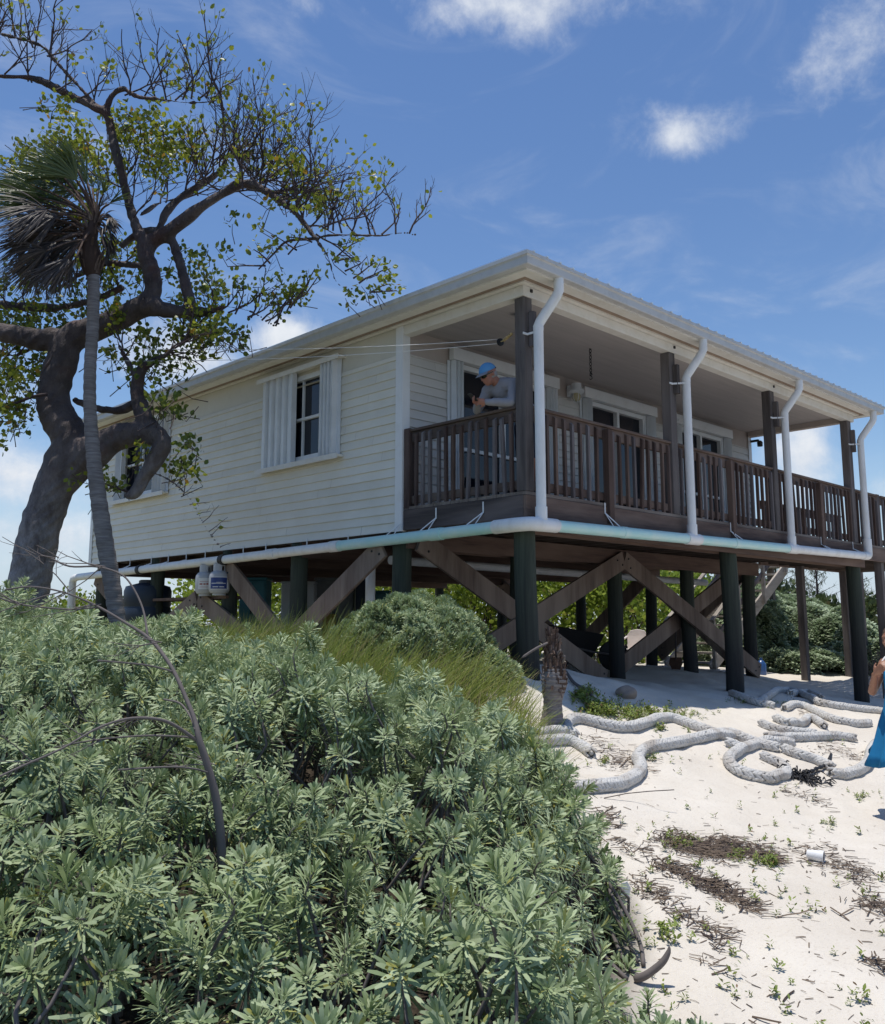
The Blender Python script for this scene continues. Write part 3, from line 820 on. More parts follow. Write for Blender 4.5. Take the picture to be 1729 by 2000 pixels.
# ------------------------------------------------------------------ plant materials
s = NT('bark')
n1 = s.noise(3.0, 7, .65); n2 = s.noise(22, 6, .7, (1, 1, .45)); n3 = s.noise(1.6, 3, .6)
c = s.mix(s.ramp(n1, [(.36, 0.0), (.66, 1.0)]), (.058, .043, .042), (.145, .115, .108))
c = s.mix(s.ramp(n3, [(.56, 0.0), (.66, .55)]), c, (.105, .050, .040))
c = s.mix(s.ramp(n2, [(.58, 0.0), (.75, .7)]), c, (.22, .19, .175))
gp = s.n('ShaderNodeNewGeometry'); spz = s.n('ShaderNodeSeparateXYZ'); s.l(gp.outputs['Position'], spz.inputs[0])
mr = s.n('ShaderNodeMapRange'); s.l(spz.outputs['Z'], mr.inputs['Value']); mr.inputs['From Min'].default_value = 1.1; mr.inputs['From Max'].default_value = -.6
lowc = s.mix(s.ramp(s.noise(4.5, 8, .72, (1, 1, .6)), [(.38, 0.0), (.62, 1.0)]), (.15, .122, .115), (.43, .385, .36))
c = s.mix(mr.outputs[0], c, lowc)
s.col(c); s.bump(s.mix(.5, n2, s.noise(9, 8, .75), 'ADD'), 1.0, .035); s.set(.68, 0, .3)
s = NT('twig_bark'); s.col(s.mix(s.noise(6, 3), (.050, .034, .034), (.095, .068, .066))); s.set(.75, 0, .25)
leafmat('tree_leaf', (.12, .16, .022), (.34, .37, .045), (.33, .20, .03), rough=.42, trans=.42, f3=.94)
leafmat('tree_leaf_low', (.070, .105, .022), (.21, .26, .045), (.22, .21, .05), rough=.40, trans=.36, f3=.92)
s = NT('palm_bark')
n1 = s.noise(1.0, 5, .6, (5, 5, 60), .3); n2 = s.noise(5, 5)
c = s.mix(s.ramp(n1, [(.35, 0.0), (.65, 1.0)]), (.30, .275, .265), (.155, .135, .13))
s.col(s.mix(s.ramp(n2, [(.45, 0.0), (.75, .7)]), c, (.16, .14, .13))); s.bump(n1, .7, .012); s.set(.85, 0, .2)
s = NT('palm_boot'); n1 = s.noise(1.0, 6, .7, (30, 30, 5)); gi = s.n('ShaderNodeNewGeometry'); s.col(s.mix(gi.outputs['Random Per Island'], s.mix(s.ramp(n1, [(.35, 0.0), (.65, 1.0)]), (.30, .22, .18), (.085, .058, .047)), (.07, .045, .036))); s.bump(n1, 1.0, .02); s.set(.9, 0, .15)
leafmat('palm_green', (.060, .095, .030), (.13, .165, .055), None, rough=.33, trans=.15, spec=.5)
leafmat('palm_dead', (.050, .042, .040), (.135, .110, .098), None, rough=.5, trans=.08)
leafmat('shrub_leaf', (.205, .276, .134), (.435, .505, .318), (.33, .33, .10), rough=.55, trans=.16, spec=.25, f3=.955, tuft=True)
leafmat('shrub_leaf_far', (.27, .35, .20), (.46, .53, .37), None, rough=.55, trans=.22, spec=.25)
leafmat('hedge_leaf', (.12, .19, .022), (.34, .42, .06), (.30, .28, .07), rough=.4, trans=.35, f3=.95)
leafmat('dark_leaf', (.040, .062, .022), (.095, .125, .040), (.15, .13, .05), rough=.5, trans=.2, f3=.93)
leafmat('needle', (.045, .070, .030), (.10, .125, .050), None, rough=.6, trans=.2)
leafmat('grass_blade', (.17, .24, .050), (.40, .42, .11), (.38, .32, .17), rough=.5, trans=.3, f3=.85)
leafmat('weed_leaf', (.14, .20, .045), (.30, .36, .085), (.19, .115, .06), rough=.5, trans=.25, f3=.90)
leafmat('wrack', (.105, .075, .055), (.26, .20, .15), (.060, .045, .040), rough=.9, trans=.0, f3=.7)
s = NT('dead_twig'); s.col(s.mix(s.noise(14, 5, .7, (1, 1, .3)), (.21, .185, .175), (.085, .072, .070))); s.set(.85, 0, .2)
leafmat('flower', (.52, .40, .06), (.42, .37, .10), None, trans=.2)

def leaf_round(L=1.0, W=.8, fold=.18):
    """rounded leaf along +z from its stalk, lying in the xz plane, folded on the midrib"""
    z = [.0, .25, .62, 1.0]; w = [.04, .42, .46, .06]
    V = []
    for a, b in zip(z, w): V += [(-b*W*L, fold*b*L, a*L), (0, 0, a*L), (b*W*L, fold*b*L, a*L)]
    Q = []
    for i in range(3): Q += [(i*3, i*3+1, i*3+4, i*3+3), (i*3+1, i*3+2, i*3+5, i*3+4)]
    return np.array(V), np.array(Q)
LEAF = leaf_round()

class Bark:
    """collects limbs; limbs given as (picture x, y, distance, diameter in picture points)"""
    def __init__(s): s.big = MB(); s.tw = MB(); s.leafp = []; s.leafd = []; s.leafs = []
    def limb(s, pts, n=12, cut=.022, sub=5):
        P = np.array([(*at(px, py, w), d*w/FPX/2) for px, py, w, d in pts])
        S = spline(P, sub)
        rad = np.maximum(S[:, 3], .004)
        (s.big if rad.max() > cut else s.tw).tube(S[:, :3], list(rad), n if rad.max() > .02 else 6)
        return S
    def twig(s, p, d, L, r_, depth, lf, up=.35, rg=rng, rmin=None):
        """one shoot, bending upwards, with side shoots and a few leaves at its tips"""
        rmin = rmin or (.0042 if r_ > .009 else min(.0042, r_*.45))
        k = max(3, int(L/.10)); pts = [np.array(p, float)]; d = np.array(d, float); d /= np.linalg.norm(d)
        dirs = [d]
        for i in range(k):
            d = d+rg.normal(0, .16, 3)+np.array([0, 0, up/k*1.6]); d /= np.linalg.norm(d)
            pts.append(pts[-1]+d*L/k); dirs.append(d)
        rs = [max(r_*(1-.55*i/k), rmin) for i in range(k+1)]
        s.tw.tube(pts, rs, 5 if r_ > .006 else 4, cap=False)
        if depth > 0:
            for i in range(1, k):
                if rg.random() < .80:
                    u, v = perp(dirs[i]); a = rg.uniform(0, 2*PI)
                    sd = dirs[i]*.75+(u*math.cos(a)+v*math.sin(a))*.65
                    s.twig(pts[i], sd, L*rg.uniform(.32, .66)*(1-.3*i/k), rs[i]*.75, depth-1, lf, up, rg)
        if rg.random() < lf: s.leaves(pts[-1], dirs[-1], rg.integers(3, 7), rg=rg)
        if rg.random() < lf*.5: s.leaves(pts[-2], dirs[-2], 2, rg=rg)
    def leaves(s, p, d, n, size=(.048, .080), spread=.05, rg=rng):
        for _ in range(n):
            s.leafp.append(np.array(p)+rg.normal(0, spread, 3)); s.leafd.append(np.array(d)*.6+rg.normal(0, .7, 3)+np.array([0, 0, -.15])); s.leafs.append(rg.uniform(*size))
    def leafmesh(s, name, mat, parent):
        P = np.array(s.leafp); D = np.array(s.leafd); S = np.array(s.leafs)
        V, Q = scatter([LEAF], P, frames(D, rng.uniform(0, 2*PI, len(P))), S, np.zeros(len(P), int))
        return npmesh(name, V, Q, mat, parent)

def organic(mb, name, mat, parent, voxel=.03, smooth=6, rough=.012, freq=9.0, seed=0):
    """fuses overlapping limbs into one skin"""
    me = bpy.data.meshes.new(name); me.from_pydata(mb.v, [], mb.f)
    o = bpy.data.objects.new(name, me); COL.objects.link(o)
    m = o.modifiers.new('r', 'REMESH'); m.mode = 'VOXEL'; m.voxel_size = voxel
    m = o.modifiers.new('s', 'SMOOTH'); m.factor = .5; m.iterations = smooth
    dg = bpy.context.evaluated_depsgraph_get(); dg.update()
    me2 = bpy.data.meshes.new_from_object(o.evaluated_get(dg))
    COL.objects.unlink(o); bpy.data.objects.remove(o)
    me2.name = name; n = len(me2.vertices)
    co = np.empty(n*3, np.float32); me2.vertices.foreach_get('co', co); co = co.reshape(-1, 3)
    if rough:
        no = np.empty(n*3, np.float32); me2.vertices.foreach_get('normal', no); no = no.reshape(-1, 3)
        h = vnoise(co[:, 0]+co[:, 2]*.7, co[:, 1]-co[:, 2]*.9, freq, seed)+.6*vnoise(co[:, 0]-co[:, 2], co[:, 1]+co[:, 2]*.5, freq*2.7, seed+1)
        co = co+no*(h*rough)[:, None]; me2.vertices.foreach_set('co', co.astype(np.float32).ravel())
    me2.materials.clear(); me2.materials.append(MATS[mat])
    me2.polygons.foreach_set('use_smooth', [True]*len(me2.polygons)); me2.update()
    return link(name, me2, parent)

# ------------------------------------------------------------------ the big twisted tree
T = Bark(); W0 = 11.3
TR = thing('gumbo_tree', 'large gnarled tree with twisting purple brown limbs and half bare crown left of house', 'tree', at(60, 1205, W0))
T.limb([(44, 1250, W0, 83.2), (52, 1195, W0, 78.4), (66, 1085, W0, 79.2), (98, 970, W0, 73.6), (126, 905, W0, 76.8), (140, 860, W0, 73.6), (112, 812, W0, 67.2), (104, 765, W0, 59.2), (122, 705, W0, 59.2), (140, 658, W0, 56.0), (172, 648, W0, 48.0)], 18)
T.limb([(150, 672, W0, 46.4), (112, 662, W0-.02, 45.0), (80, 664, W0-.05, 41.4), (40, 656, W0-.1, 38.7), (-10, 648, W0-.1, 37.8), (-120, 630, W0-.1, 32.4), (-230, 560, W0, 21.6)], 14)
T.limb([(135, 668, W0, 56.0), (172, 648, W0, 51.2), (235, 622, W0-.1, 46.4), (285, 598, W0-.2, 46.8), (330, 606, W0-.25, 32.4), (375, 611, W0-.3, 26.1), (416, 605, W0-.35, 16.2), (442, 597, W0-.35, 8.1)], 14)
T.limb([(275, 606, W0-.2, 45.0), (298, 572, W0-.2, 38.7), (296, 535, W0-.2, 36.9), (286, 498, W0-.2, 36.0), (281, 460, W0-.2, 34.2)], 14)
T.limb([(372, 612, W0-.3, 25.2), (370, 586, W0-.3, 25.2), (358, 536, W0-.25, 24.3), (342, 485, W0-.2, 23.4), (334, 470, W0-.15, 22.5), (300, 452, W0+.1, 19.8), (262, 462, W0+.2, 18.0), (236, 482, W0+.25, 12.6)], 12)
T.limb([(284, 480, W0-.2, 32.4), (264, 437, W0-.2, 24.3), (249, 385, W0-.2, 23.4), (230, 312, W0-.3, 20.7), (219, 260, W0-.3, 20.7), (208, 222, W0-.3, 21.6), (188, 212, W0-.35, 17.1), (130, 182, W0-.4, 13.5), (68, 154, W0-.5, 11.7), (0, 148, W0-.6, 9.0), (-70, 138, W0-.7, 5.4)], 12)
T.limb([(200, 214, W0-.3, 13.5), (176, 192, W0-.35, 9.9), (109, 120, W0-.45, 8.1), (78, 88, W0-.5, 7.2), (0, 65, W0-.6, 5.4), (-60, 40, W0-.7, 3.6)], 8)
T.limb([(208, 226, W0-.3, 18.0), (211, 205, W0-.3, 17.1), (220, 185, W0-.3, 15.3), (240, 174, W0-.35, 13.5), (270, 189, W0-.4, 9.9), (307, 193, W0-.5, 8.1), (364, 200, W0-.6, 6.3), (411, 198, W0-.65, 5.4), (437, 190, W0-.7, 3.6)], 8)
T.limb([(286, 492, W0-.2, 34.2), (300, 470, W0-.2, 34.2), (333, 450, W0-.25, 32.4), (385, 410, W0-.4, 26.1), (442, 374, W0-.5, 23.4), (470, 360, W0-.6, 21.6), (500, 363, W0-.65, 18.9), (536, 384, W0-.7, 15.3), (573, 411, W0-.75, 12.6), (599, 442, W0-.8, 10.8), (614, 463, W0-.85, 9.0)], 12)
T.limb([(606, 452, W0-.8, 10), (618, 466, W0-.85, 9), (640, 459, W0-.9, 8), (692, 459, W0-.95, 7.5), (744, 460, W0-1.0, 6), (781, 455, W0-1.05, 5), (812, 458, W0-1.05, 3)], 7)
T.limb([(612, 462, W0-.85, 9), (640, 500, W0-.9, 7), (658, 552, W0-.9, 5), (692, 565, W0-.9, 4), (739, 583, W0-.9, 3)], 6)
T.limb([(614, 466, W0-.85, 7), (562, 471, W0-.7, 5), (536, 494, W0-.7, 4), (505, 526, W0-.7, 3)], 6)
T.limb([(300, 470, W0-.2, 20), (314, 440, W0-.1, 17), (326, 412, W0-.05, 15), (354, 385, W0, 14), (396, 359, W0, 12), (427, 338, W0, 10), (442, 312, W0, 7)], 9)
T.limb([(276, 420, W0, 8), (312, 396, W0+.3, 7), (350, 388, W0+.5, 6)], 6)
# second stem to the right, with its elbow, hanging stub and rising fork
W2 = W0-.15
T.limb([(110, 950, W0, 65.5), (150, 905, W0, 71.8), (186, 880, W2, 68.6), (222, 858, W2, 51.5), (256, 848, W2-.1, 46.8), (292, 848, W2-.2, 43.2), (316, 862, W2-.25, 36.9), (305, 893, W2-.25, 33.3), (283, 928, W2-.25, 29.7), (264, 962, W2-.25, 24.3), (244, 970, W2-.25, 12.6)], 16)
T.limb([(306, 850, W2-.2, 36.0), (284, 818, W2-.15, 34.2), (268, 765, W2-.1, 28.8), (270, 738, W2-.1, 22.5), (283, 716, W2-.1, 16.2), (316, 697, W2-.15, 11.7), (342, 680, W2-.2, 8.1), (372, 652, W2-.2, 5.4)], 12)
T.limb([(262, 790, W2, 22), (236, 801, W2+.1, 15), (190, 798, W2+.25, 14), (146, 782, W2+.4, 14)], 8)
T.limb([(268, 742, W2-.1, 12), (246, 700, W2+.1, 9), (232, 672, W2+.2, 7), (226, 640, W2+.3, 5)], 6)
T.limb([(296, 925, W2-.25, 8), (312, 928, W2-.3, 7), (340, 944, W2-.35, 6), (374, 978, W2-.4, 5), (401, 1029, W2-.45, 4), (432, 1070, W2-.5, 2.5)], 6)
T.limb([(256, 962, W2-.25, 6), (225, 952, W2-.3, 5), (205, 945, W2-.3, 4)], 6)
T.limb([(104, 690, W0-.3, 9), (78, 737, W0-.35, 7), (61, 778, W0-.4, 6), (41, 832, W0-.4, 4), (31, 873, W0-.4, 3)], 6)
T.limb([(92, 770, W0-.3, 7), (60, 776, W0-.3, 6), (0, 800, W0-.3, 6), (-60, 815, W0-.3, 5)], 6)
T.limb([(96, 672, W0+.3, 12), (40, 690, W0+.5, 9), (0, 715, W0+.6, 8), (-60, 720, W0+.7, 7)], 6)
T.limb([(440, 598, W0-.35, 8), (484, 606, W0-.4, 6), (515, 622, W0-.4, 5), (541, 635, W0-.4, 3), (560, 600, W0-.4, 2.5), (600, 560, W0-.4, 2)], 6)
T.limb([(240, 560, W0+.6, 14), (200, 580, W0+.7, 12), (120, 600, W0+.8, 14), (30, 598, W0+.9, 18), (-40, 590, W0+.9, 20)], 8)
T.limb([(290, 520, W0+.2, 14), (240, 516, W0+.5, 12), (200, 516, W0+.7, 12), (150, 540, W0+.9, 9), (100, 575, W0+1.0, 7)], 8)

def bundle(px0, py0, px1, py1, n, ang, L, depth, lf, w=W0-.4, up=.35, r_=.0125, sp=24):
    if py0 < 470 and py1 < 470: L *= 1.18; lf *= .5; n = max(3, int(n*.70)); sp *= 1.25
    """n shoots from the stretch (px0,py0)-(px1,py1); ang is degrees from upright (+ right), L metres"""
    for i in range(n):
        t = (i+rng.random())/n
        ww = w+rng.uniform(-.45, .45)
        p = at(px0+(px1-px0)*t, py0+(py1-py0)*t, ww)
        a = R(ang+rng.normal(0, sp)); d = RGT*math.sin(a)+np.array([0, 0, 1.0])*math.cos(a)+FWD*rng.normal(0, .4)
        T.twig(p, d, L*rng.uniform(.65, 1.15), r_, depth, lf, up)
bundle(20, 66, 110, 120, 9, 8, .75, 2, .16); bundle(-40, 130, 130, 182, 10, 15, .70, 2, .22); bundle(-60, 60, 10, 70, 4, 20, .6, 2, .2)
bundle(120, 175, 190, 212, 5, 20, .75, 2, .22)
bundle(225, 184, 330, 195, 8, 24, .80, 2, .20); bundle(330, 196, 437, 190, 11, 28, .72, 2, .16, w=W0-.6)
bundle(427, 338, 442, 300, 9, 32, 1.05, 2, .20, w=W0-.2); bundle(354, 385, 420, 340, 9, 15, .85, 2, .26, w=W0)
bundle(440, 376, 520, 366, 16, 22, 1.10, 2, .20, w=W0-.6); bundle(500, 364, 600, 440, 17, 26, .98, 2, .20, w=W0-.7)
bundle(600, 440, 690, 459, 9, 24, .80, 2, .16, w=W0-.9); bundle(690, 459, 800, 456, 9, 18, .62, 2, .13, w=W0-1.0)
bundle(560, 400, 620, 460, 6, 62, .62, 2, .22, w=W0-.9)
bundle(236, 330, 262, 430, 8, 20, .75, 2, .25, w=W0-.1); bundle(300, 400, 400, 380, 8, 10, .80, 2, .28, w=W0+.3)
bundle(505, 526, 614, 471, 5, -60, .40, 1, .5, w=W0-.7, up=.0); bundle(640, 500, 735, 582, 7, 70, .40, 2, .5, w=W0-.9, up=.05)
bundle(416, 604, 540, 632, 9, 52, .62, 2, .35, w=W0-.35); bundle(540, 634, 600, 562, 6, 45, .4, 2, .35, w=W0-.4)
bundle(342, 680, 372, 652, 6, 40, .55, 2, .7, w=W2-.2); bundle(316, 697, 340, 684, 5, 80, .6, 2, .8, w=W2-.2, up=.0)
bundle(226, 640, 246, 700, 5, 10, .5, 2, .8, w=W2+.2); bundle(340, 944, 432, 1070, 8, 70, .26, 1, .22, w=W2-.4, up=.0, r_=.005); bundle(330, 940, 360, 960, 3, 20, .25, 1, .9, w=W2-.4, r_=.005)
bundle(205, 945, 250, 960, 5, -70, .4, 1, .8, w=W2-.3, up=.0, r_=.006); bundle(250, 940, 300, 925, 4, -10, .4, 1, .9, w=W2-.1, up=.1, r_=.006)
bundle(31, 873, 75, 740, 9, -60, .45, 2, .5, w=W0-.4, up=0, r_=.006); bundle(-40, 810, 60, 776, 6, -30, .5, 2, .7, w=W0-.3, r_=.007)
bundle(-40, 718, 90, 676, 9, 0, .6, 2, .8, w=W0+.5); bundle(100, 575, 240, 516, 9, 10, .6, 2, .7, w=W0+.7); bundle(0, 600, 240, 565, 12, 5, .6, 2, .75, w=W0+.8)
# leafier masses: (x, y, half width, half height, shoots, distance)
L1 = Bark()
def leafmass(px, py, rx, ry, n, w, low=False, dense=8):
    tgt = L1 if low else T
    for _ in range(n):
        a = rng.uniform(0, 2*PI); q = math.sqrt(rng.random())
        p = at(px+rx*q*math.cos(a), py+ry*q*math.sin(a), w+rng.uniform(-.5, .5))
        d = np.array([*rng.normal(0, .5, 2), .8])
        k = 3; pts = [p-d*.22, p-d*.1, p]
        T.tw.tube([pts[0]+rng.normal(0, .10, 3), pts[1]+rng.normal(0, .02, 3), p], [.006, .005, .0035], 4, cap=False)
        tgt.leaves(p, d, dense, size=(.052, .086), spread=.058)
for a in [(110, 320, 95, 50, 34, W0+.6), (40, 345, 60, 40, 20, W0+.6), (150, 410, 40, 36, 22, W0+.7), (265, 240, 50, 40, 12, W0), (345, 280, 60, 45, 18, W0), (300, 330, 40, 30, 8, W0+.2), (120, 210, 40, 25, 8, W0-.2), (60, 370, 60, 40, 14, W0+.7),
          (570, 330, 36, 26, 10, W0-.8), (640, 385, 46, 30, 12, W0-.9), (520, 380, 50, 25, 8, W0-.6), (390, 110, 60, 40, 6, W0-.6), (220, 110, 50, 40, 7, W0-.4), (350, 150, 50, 30, 6, W0-.5), (410, 160, 40, 40, 5, W0-.6), (730, 350, 50, 30, 4, W0-1)]: leafmass(a[0], a[1], a[2], a[3], max(2, int(a[4]*(1.15 if a[0] < 360 and a[1] > 200 else .6))), a[5], dense=9)
for a in [(90, 300, 70, 40, 26, W0+.7), (150, 270, 50, 40, 18, W0+.6), (60, 400, 60, 40, 20, W0+.9), (200, 330, 40, 40, 14, W0+.6), (290, 260, 50, 40, 16, W0+.1), (330, 300, 60, 40, 18, W0+.2), (240, 240, 40, 30, 10, W0), (560, 330, 50, 30, 9, W0-.7), (600, 390, 50, 26, 9, W0-.8), (470, 320, 50, 40, 9, W0-.4)]: leafmass(*a, dense=12)
for a in [(50, 640, 90, 34, 44, W0+.9), (130, 590, 70, 40, 34, W0+.9), (260, 560, 60, 40, 20, W0+.8), (370, 540, 60, 60, 26, W0+.6), (230, 520, 60, 50, 18, W0+.9), (400, 590, 60, 50, 22, W0+.5), (340, 660, 80, 26, 26, W2+.2), (420, 640, 50, 30, 15, W2+.1), (250, 690, 50, 40, 20, W2+.5),
          (300, 722, 60, 34, 24, W2+.2), (330, 785, 36, 36, 20, W2-.1), (60, 700, 60, 30, 20, W0+.6), (30, 790, 40, 60, 16, W0), (80, 740, 30, 20, 10, W0+.3), (450, 655, 36, 24, 12, W2-.2), (365, 900, 25, 14, 5, W2-.2), (372, 925, 22, 14, 3, W2-.4), (225, 940, 22, 20, 8, W2-.1), (370, 860, 14, 30, 6, W2-.1),
          (20, 560, 60, 40, 16, W0+1), (470, 470, 90, 50, 9, W0), (540, 570, 60, 40, 7, W0-.3), (700, 570, 40, 20, 6, W0-.9), (660, 500, 40, 30, 5, W0-.9)]: leafmass(*a, low=True, dense=7)
organic(T.big, 'trunk', 'bark', TR, .022, 4, .012, 8.0, 3)
T.tw.build('twigs', 'twig_bark', TR, smooth=180)
T.leafmesh('crown', 'tree_leaf', TR)
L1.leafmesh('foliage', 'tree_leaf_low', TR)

# ------------------------------------------------------------------ wind swept palm in front of it
WP = 10.25
PT = thing('fan_palm', 'slim grey trunked palm with its crown of fans blown leftwards in front of gnarled tree', 'palm', at(232, 1250, WP))
P = np.array([(*at(px, py, WP), d*WP/FPX/2) for px, py, d in [(238, 1280, 36), (232, 1240, 33), (222, 1160, 32), (206, 1065, 33), (192, 970, 31), (183, 895, 28), (176, 800, 25), (176, 720, 24), (181, 640, 24), (183, 560, 24), (182, 530, 23)]])
S = spline(P, 12); rad = S[:, 3]*(1+.05*np.sin(np.arange(len(S))*2.1))
MB().tube(S[:, :3], list(rad), 18).build('trunk', 'palm_bark', PT, smooth=60)
P = np.array([(*at(px, py, WP), d*WP/FPX/2) for px, py, d in [(182, 540, 24), (179, 522, 40), (177, 500, 43), (174, 470, 34), (180, 448, 26), (182, 428, 14)]])
S = spline(P, 4)
mb = MB().tube(S[:, :3], list(S[:, 3]), 14)
for i in range(46):
    t = rng.random(); q = S[int(t*(len(S)-1))]; a = rng.uniform(0, 2*PI)
    n_ = np.array([math.cos(a), math.sin(a), 0]); p0 = q[:3]+n_*q[3]*.85
    mb.tube([p0, p0+n_*.03+np.array([0, 0, .08]), p0+n_*.07+np.array([0, 0, .16*rng.uniform(.5, 1.2)])], [.020, .016, .004], 5)
mb.build('leaf_bases', 'palm_boot', PT, smooth=60)
WIND = -RGT*.96+FWD*.1+np.array([0, 0, -.16])
def fan(hub, d, L, n, spread, mat_list, blow=.6, width=.0115, sag=.22):
    """pleated fan leaf: folded strips from the hub, all bent by the wind"""
    d = np.array(d, float); d /= np.linalg.norm(d); u, v = perp(d)
    a0 = rng.uniform(0, PI); pl = u*math.cos(a0)+v*math.sin(a0)
    V, Qd = mat_list
    for i in range(n):
        a = spread*(2*(i+.5)/n-1)+rng.normal(0, .06); q = d*math.cos(a)+pl*math.sin(a)+np.cross(d, pl)*rng.normal(0, .20)
        ln = L*(.72+.28*math.cos(a*.8))*rng.uniform(.85, 1.1); k = 5; p = np.array(hub, float); o = len(V)
        nr = np.cross(q, pl); nr /= np.linalg.norm(nr)+1e-9
        if abs(nr@nr) < .5: nr = u
        sd = np.cross(q, nr); sd /= np.linalg.norm(sd)+1e-9
        for j in range(k+1):
            t = j/k; w = width*(.35+1.2*t if t < .35 else .77*(1-((t-.35)/.65)**1.6)+.03)
            V.append(p-sd*w+nr*w*.5); V.append(p.copy()); V.append(p+sd*w+nr*w*.5)
            q = q+(WIND*blow+np.array([0, 0, -sag])+rng.normal(0, .16, 3))*(1.0/k)*rng.uniform(.5, 1.6); q /= np.linalg.norm(q); p = p+q*ln/k
        for j in range(k):
            b = o+j*3; Qd.append((b, b+1, b+4, b+3)); Qd.append((b+1, b+2, b+5, b+4))
green = ([], []); dead = ([], []); pet = MB()
def frond(px, py, hx, hy, L, n, mat, spread=.9, blow=.6, dz=0.0):
    """petiole from (px,py) to its hub (hx,hy)"""
    w1 = WP+rng.uniform(-.35, .35)+dz
    a = at(px, py, WP); b = at(hx, hy, w1); m = (a+b)/2+np.array([0, 0, .05])
    pet.tube(spline([a, m, b], 4), [.014]*4+[.012]*4+[.008], 6)
    fan(b, b-m, L*(.80 if mat is green else .70), int(n*1.35), spread, mat, blow, sag=.25 if mat is green else .62)
for hx, hy, L in [(150, 352, .85), (128, 368, .95), (110, 350, .80), (140, 338, .72), (120, 392, 1.0), (150, 372, .95), (98, 388, .85), (168, 345, .62), (92, 372, .8), (130, 355, .9), (60, 360, .7), (75, 385, .9), (110, 330, .6), (150, 330, .5), (60, 400, .9)]:
    frond(186+rng.uniform(-6, 6), 432, hx, hy, L, 26, green, .75, .75)
for hx, hy, L in [(192, 372, .40), (202, 378, .34), (180, 366, .45), (170, 360, .6)]: frond(186, 432, hx, hy, L, 12, green, .35, .25)
for hx, hy, L in [(112, 420, 1.0), (95, 440, .95), (120, 450, 1.0), (130, 468, .95), (110, 472, .9), (140, 490, .85), (92, 410, 1.0), (80, 456, .8), (134, 505, .8), (102, 494, .8), (150, 470, .7), (120, 436, 1.0), (150, 440, .8), (140, 455, .8), (70, 430, .9), (60, 470, .8), (90, 490, .85), (75, 515, .75), (115, 520, .7), (100, 425, 1.0), (130, 415, 1.0), (148, 505, .6), (60, 500, .8), (100, 455, .9), (155, 430, .7), (120, 485, .85)]:
    frond(182+rng.uniform(-8, 6), rng.uniform(432, 475), hx, hy, L, 26, dead, .85, .50, rng.uniform(-.3, .3))
for hx, hy, L in [(206, 440, .38), (212, 432, .42), (202, 462, .32), (214, 455, .3), (216, 425, .35), (205, 420, .4), (195, 405, .4), (212, 470, .35), (208, 490, .3)]: frond(186, 440, hx, hy, L, 16, dead, .5, .02)
for hx, hy, L in [(214, 398, .4)]: frond(186, 432, hx, hy, L, 14, green, .5, .1)
npmesh('crown', np.array(green[0]), np.array(green[1]), 'palm_green', PT)
npmesh('dead_fronds', np.array(dead[0]), np.array(dead[1]), 'palm_dead', PT)
pet.build('petioles', 'palm_boot', PT, smooth=180)
# ------------------------------------------------------------------ silvery beach shrubs
def spat(L, W, el, az, base, droop=.25, seg=3):
    """spoon shaped leaf leaving the stem at height base, elevation el"""
    ts = [0, .35, .75, 1.0]; ws = [.22, .60, 1.0, .60]
    V = []; p = np.array([0, 0, base], float); e = el
    h = np.array([math.cos(az), math.sin(az), 0]); sdv = np.array([-math.sin(az), math.cos(az), 0])
    pts = [p]; 
    for i in range(1, 4):
        dl = (ts[i]-ts[i-1])*L; p = p+(h*math.cos(e)+np.array([0, 0, math.sin(e)]))*dl; pts.append(p); e -= droop*(ts[i]-ts[i-1])*1.3
    for q, w in zip(pts, ws): V += [q-sdv*w*W/2, q+sdv*w*W/2]
    return V
def rosette(n, L, W, stem, seed, eldown=-.25, el0=1.26):
    r_ = np.random.default_rng(seed); V = []; Q = []
    for i in range(n):
        t = i/(n-1); az = i*2.39996+r_.normal(0, .15)
        el = el0*(1-t)**.8+eldown*t+r_.normal(0, .10)
        l = L*(.55+.55*min(1, t*2.2))*r_.uniform(.85, 1.12)
        b = stem*(1-t)-stem
        o = len(V); V += spat(l, W*r_.uniform(.85, 1.15), el, az, b, r_.uniform(.1, .55))
        for k in range(3): Q.append((o+2*k, o+2*k+1, o+2*k+3, o+2*k+2))
    return np.array(V), np.array(Q)
ROS = [rosette(46, .074, .0115, .095, 10+i) for i in range(5)]+[rosette(54, .084, .0120, .16, 20+i, -.55) for i in range(3)]
ROS_FAR = [rosette(13, .085, .030, .05, 40+i, -.15, .85) for i in range(4)]
def stems_mesh(P, D, length, name, parent, n, mat='dead_twig', lean=None):
    mb = MB(); ii = rng.choice(len(P), min(n, len(P)), replace=False)
    for i in ii:
        p = P[i]; d = D[i]/np.linalg.norm(D[i]); q = p-d*.08
        b = q-np.array([0, 0, length*rng.uniform(.6, 1.1)])+np.array([*rng.normal(0, .12, 2), 0])
        b[2] = max(b[2], g1(b[0], b[1])-.02)
        m = (q+b)/2+np.array([*rng.normal(0, .05, 2), 0])
        mb.tube(spline([p-d*.01, q, m, b], 2), [.0035, .0035, .005, .006, .007, .008, .009], 5, cap=False)
    return mb.build(name, mat, parent, smooth=180)
BUSH = thing('silver_shrub', 'broad sprawling shrub mass of grey green leaf rosettes filling the foreground', 'shrub', rw(-2, 4.5, g1(*rw(-2, 4.5)[:2])))
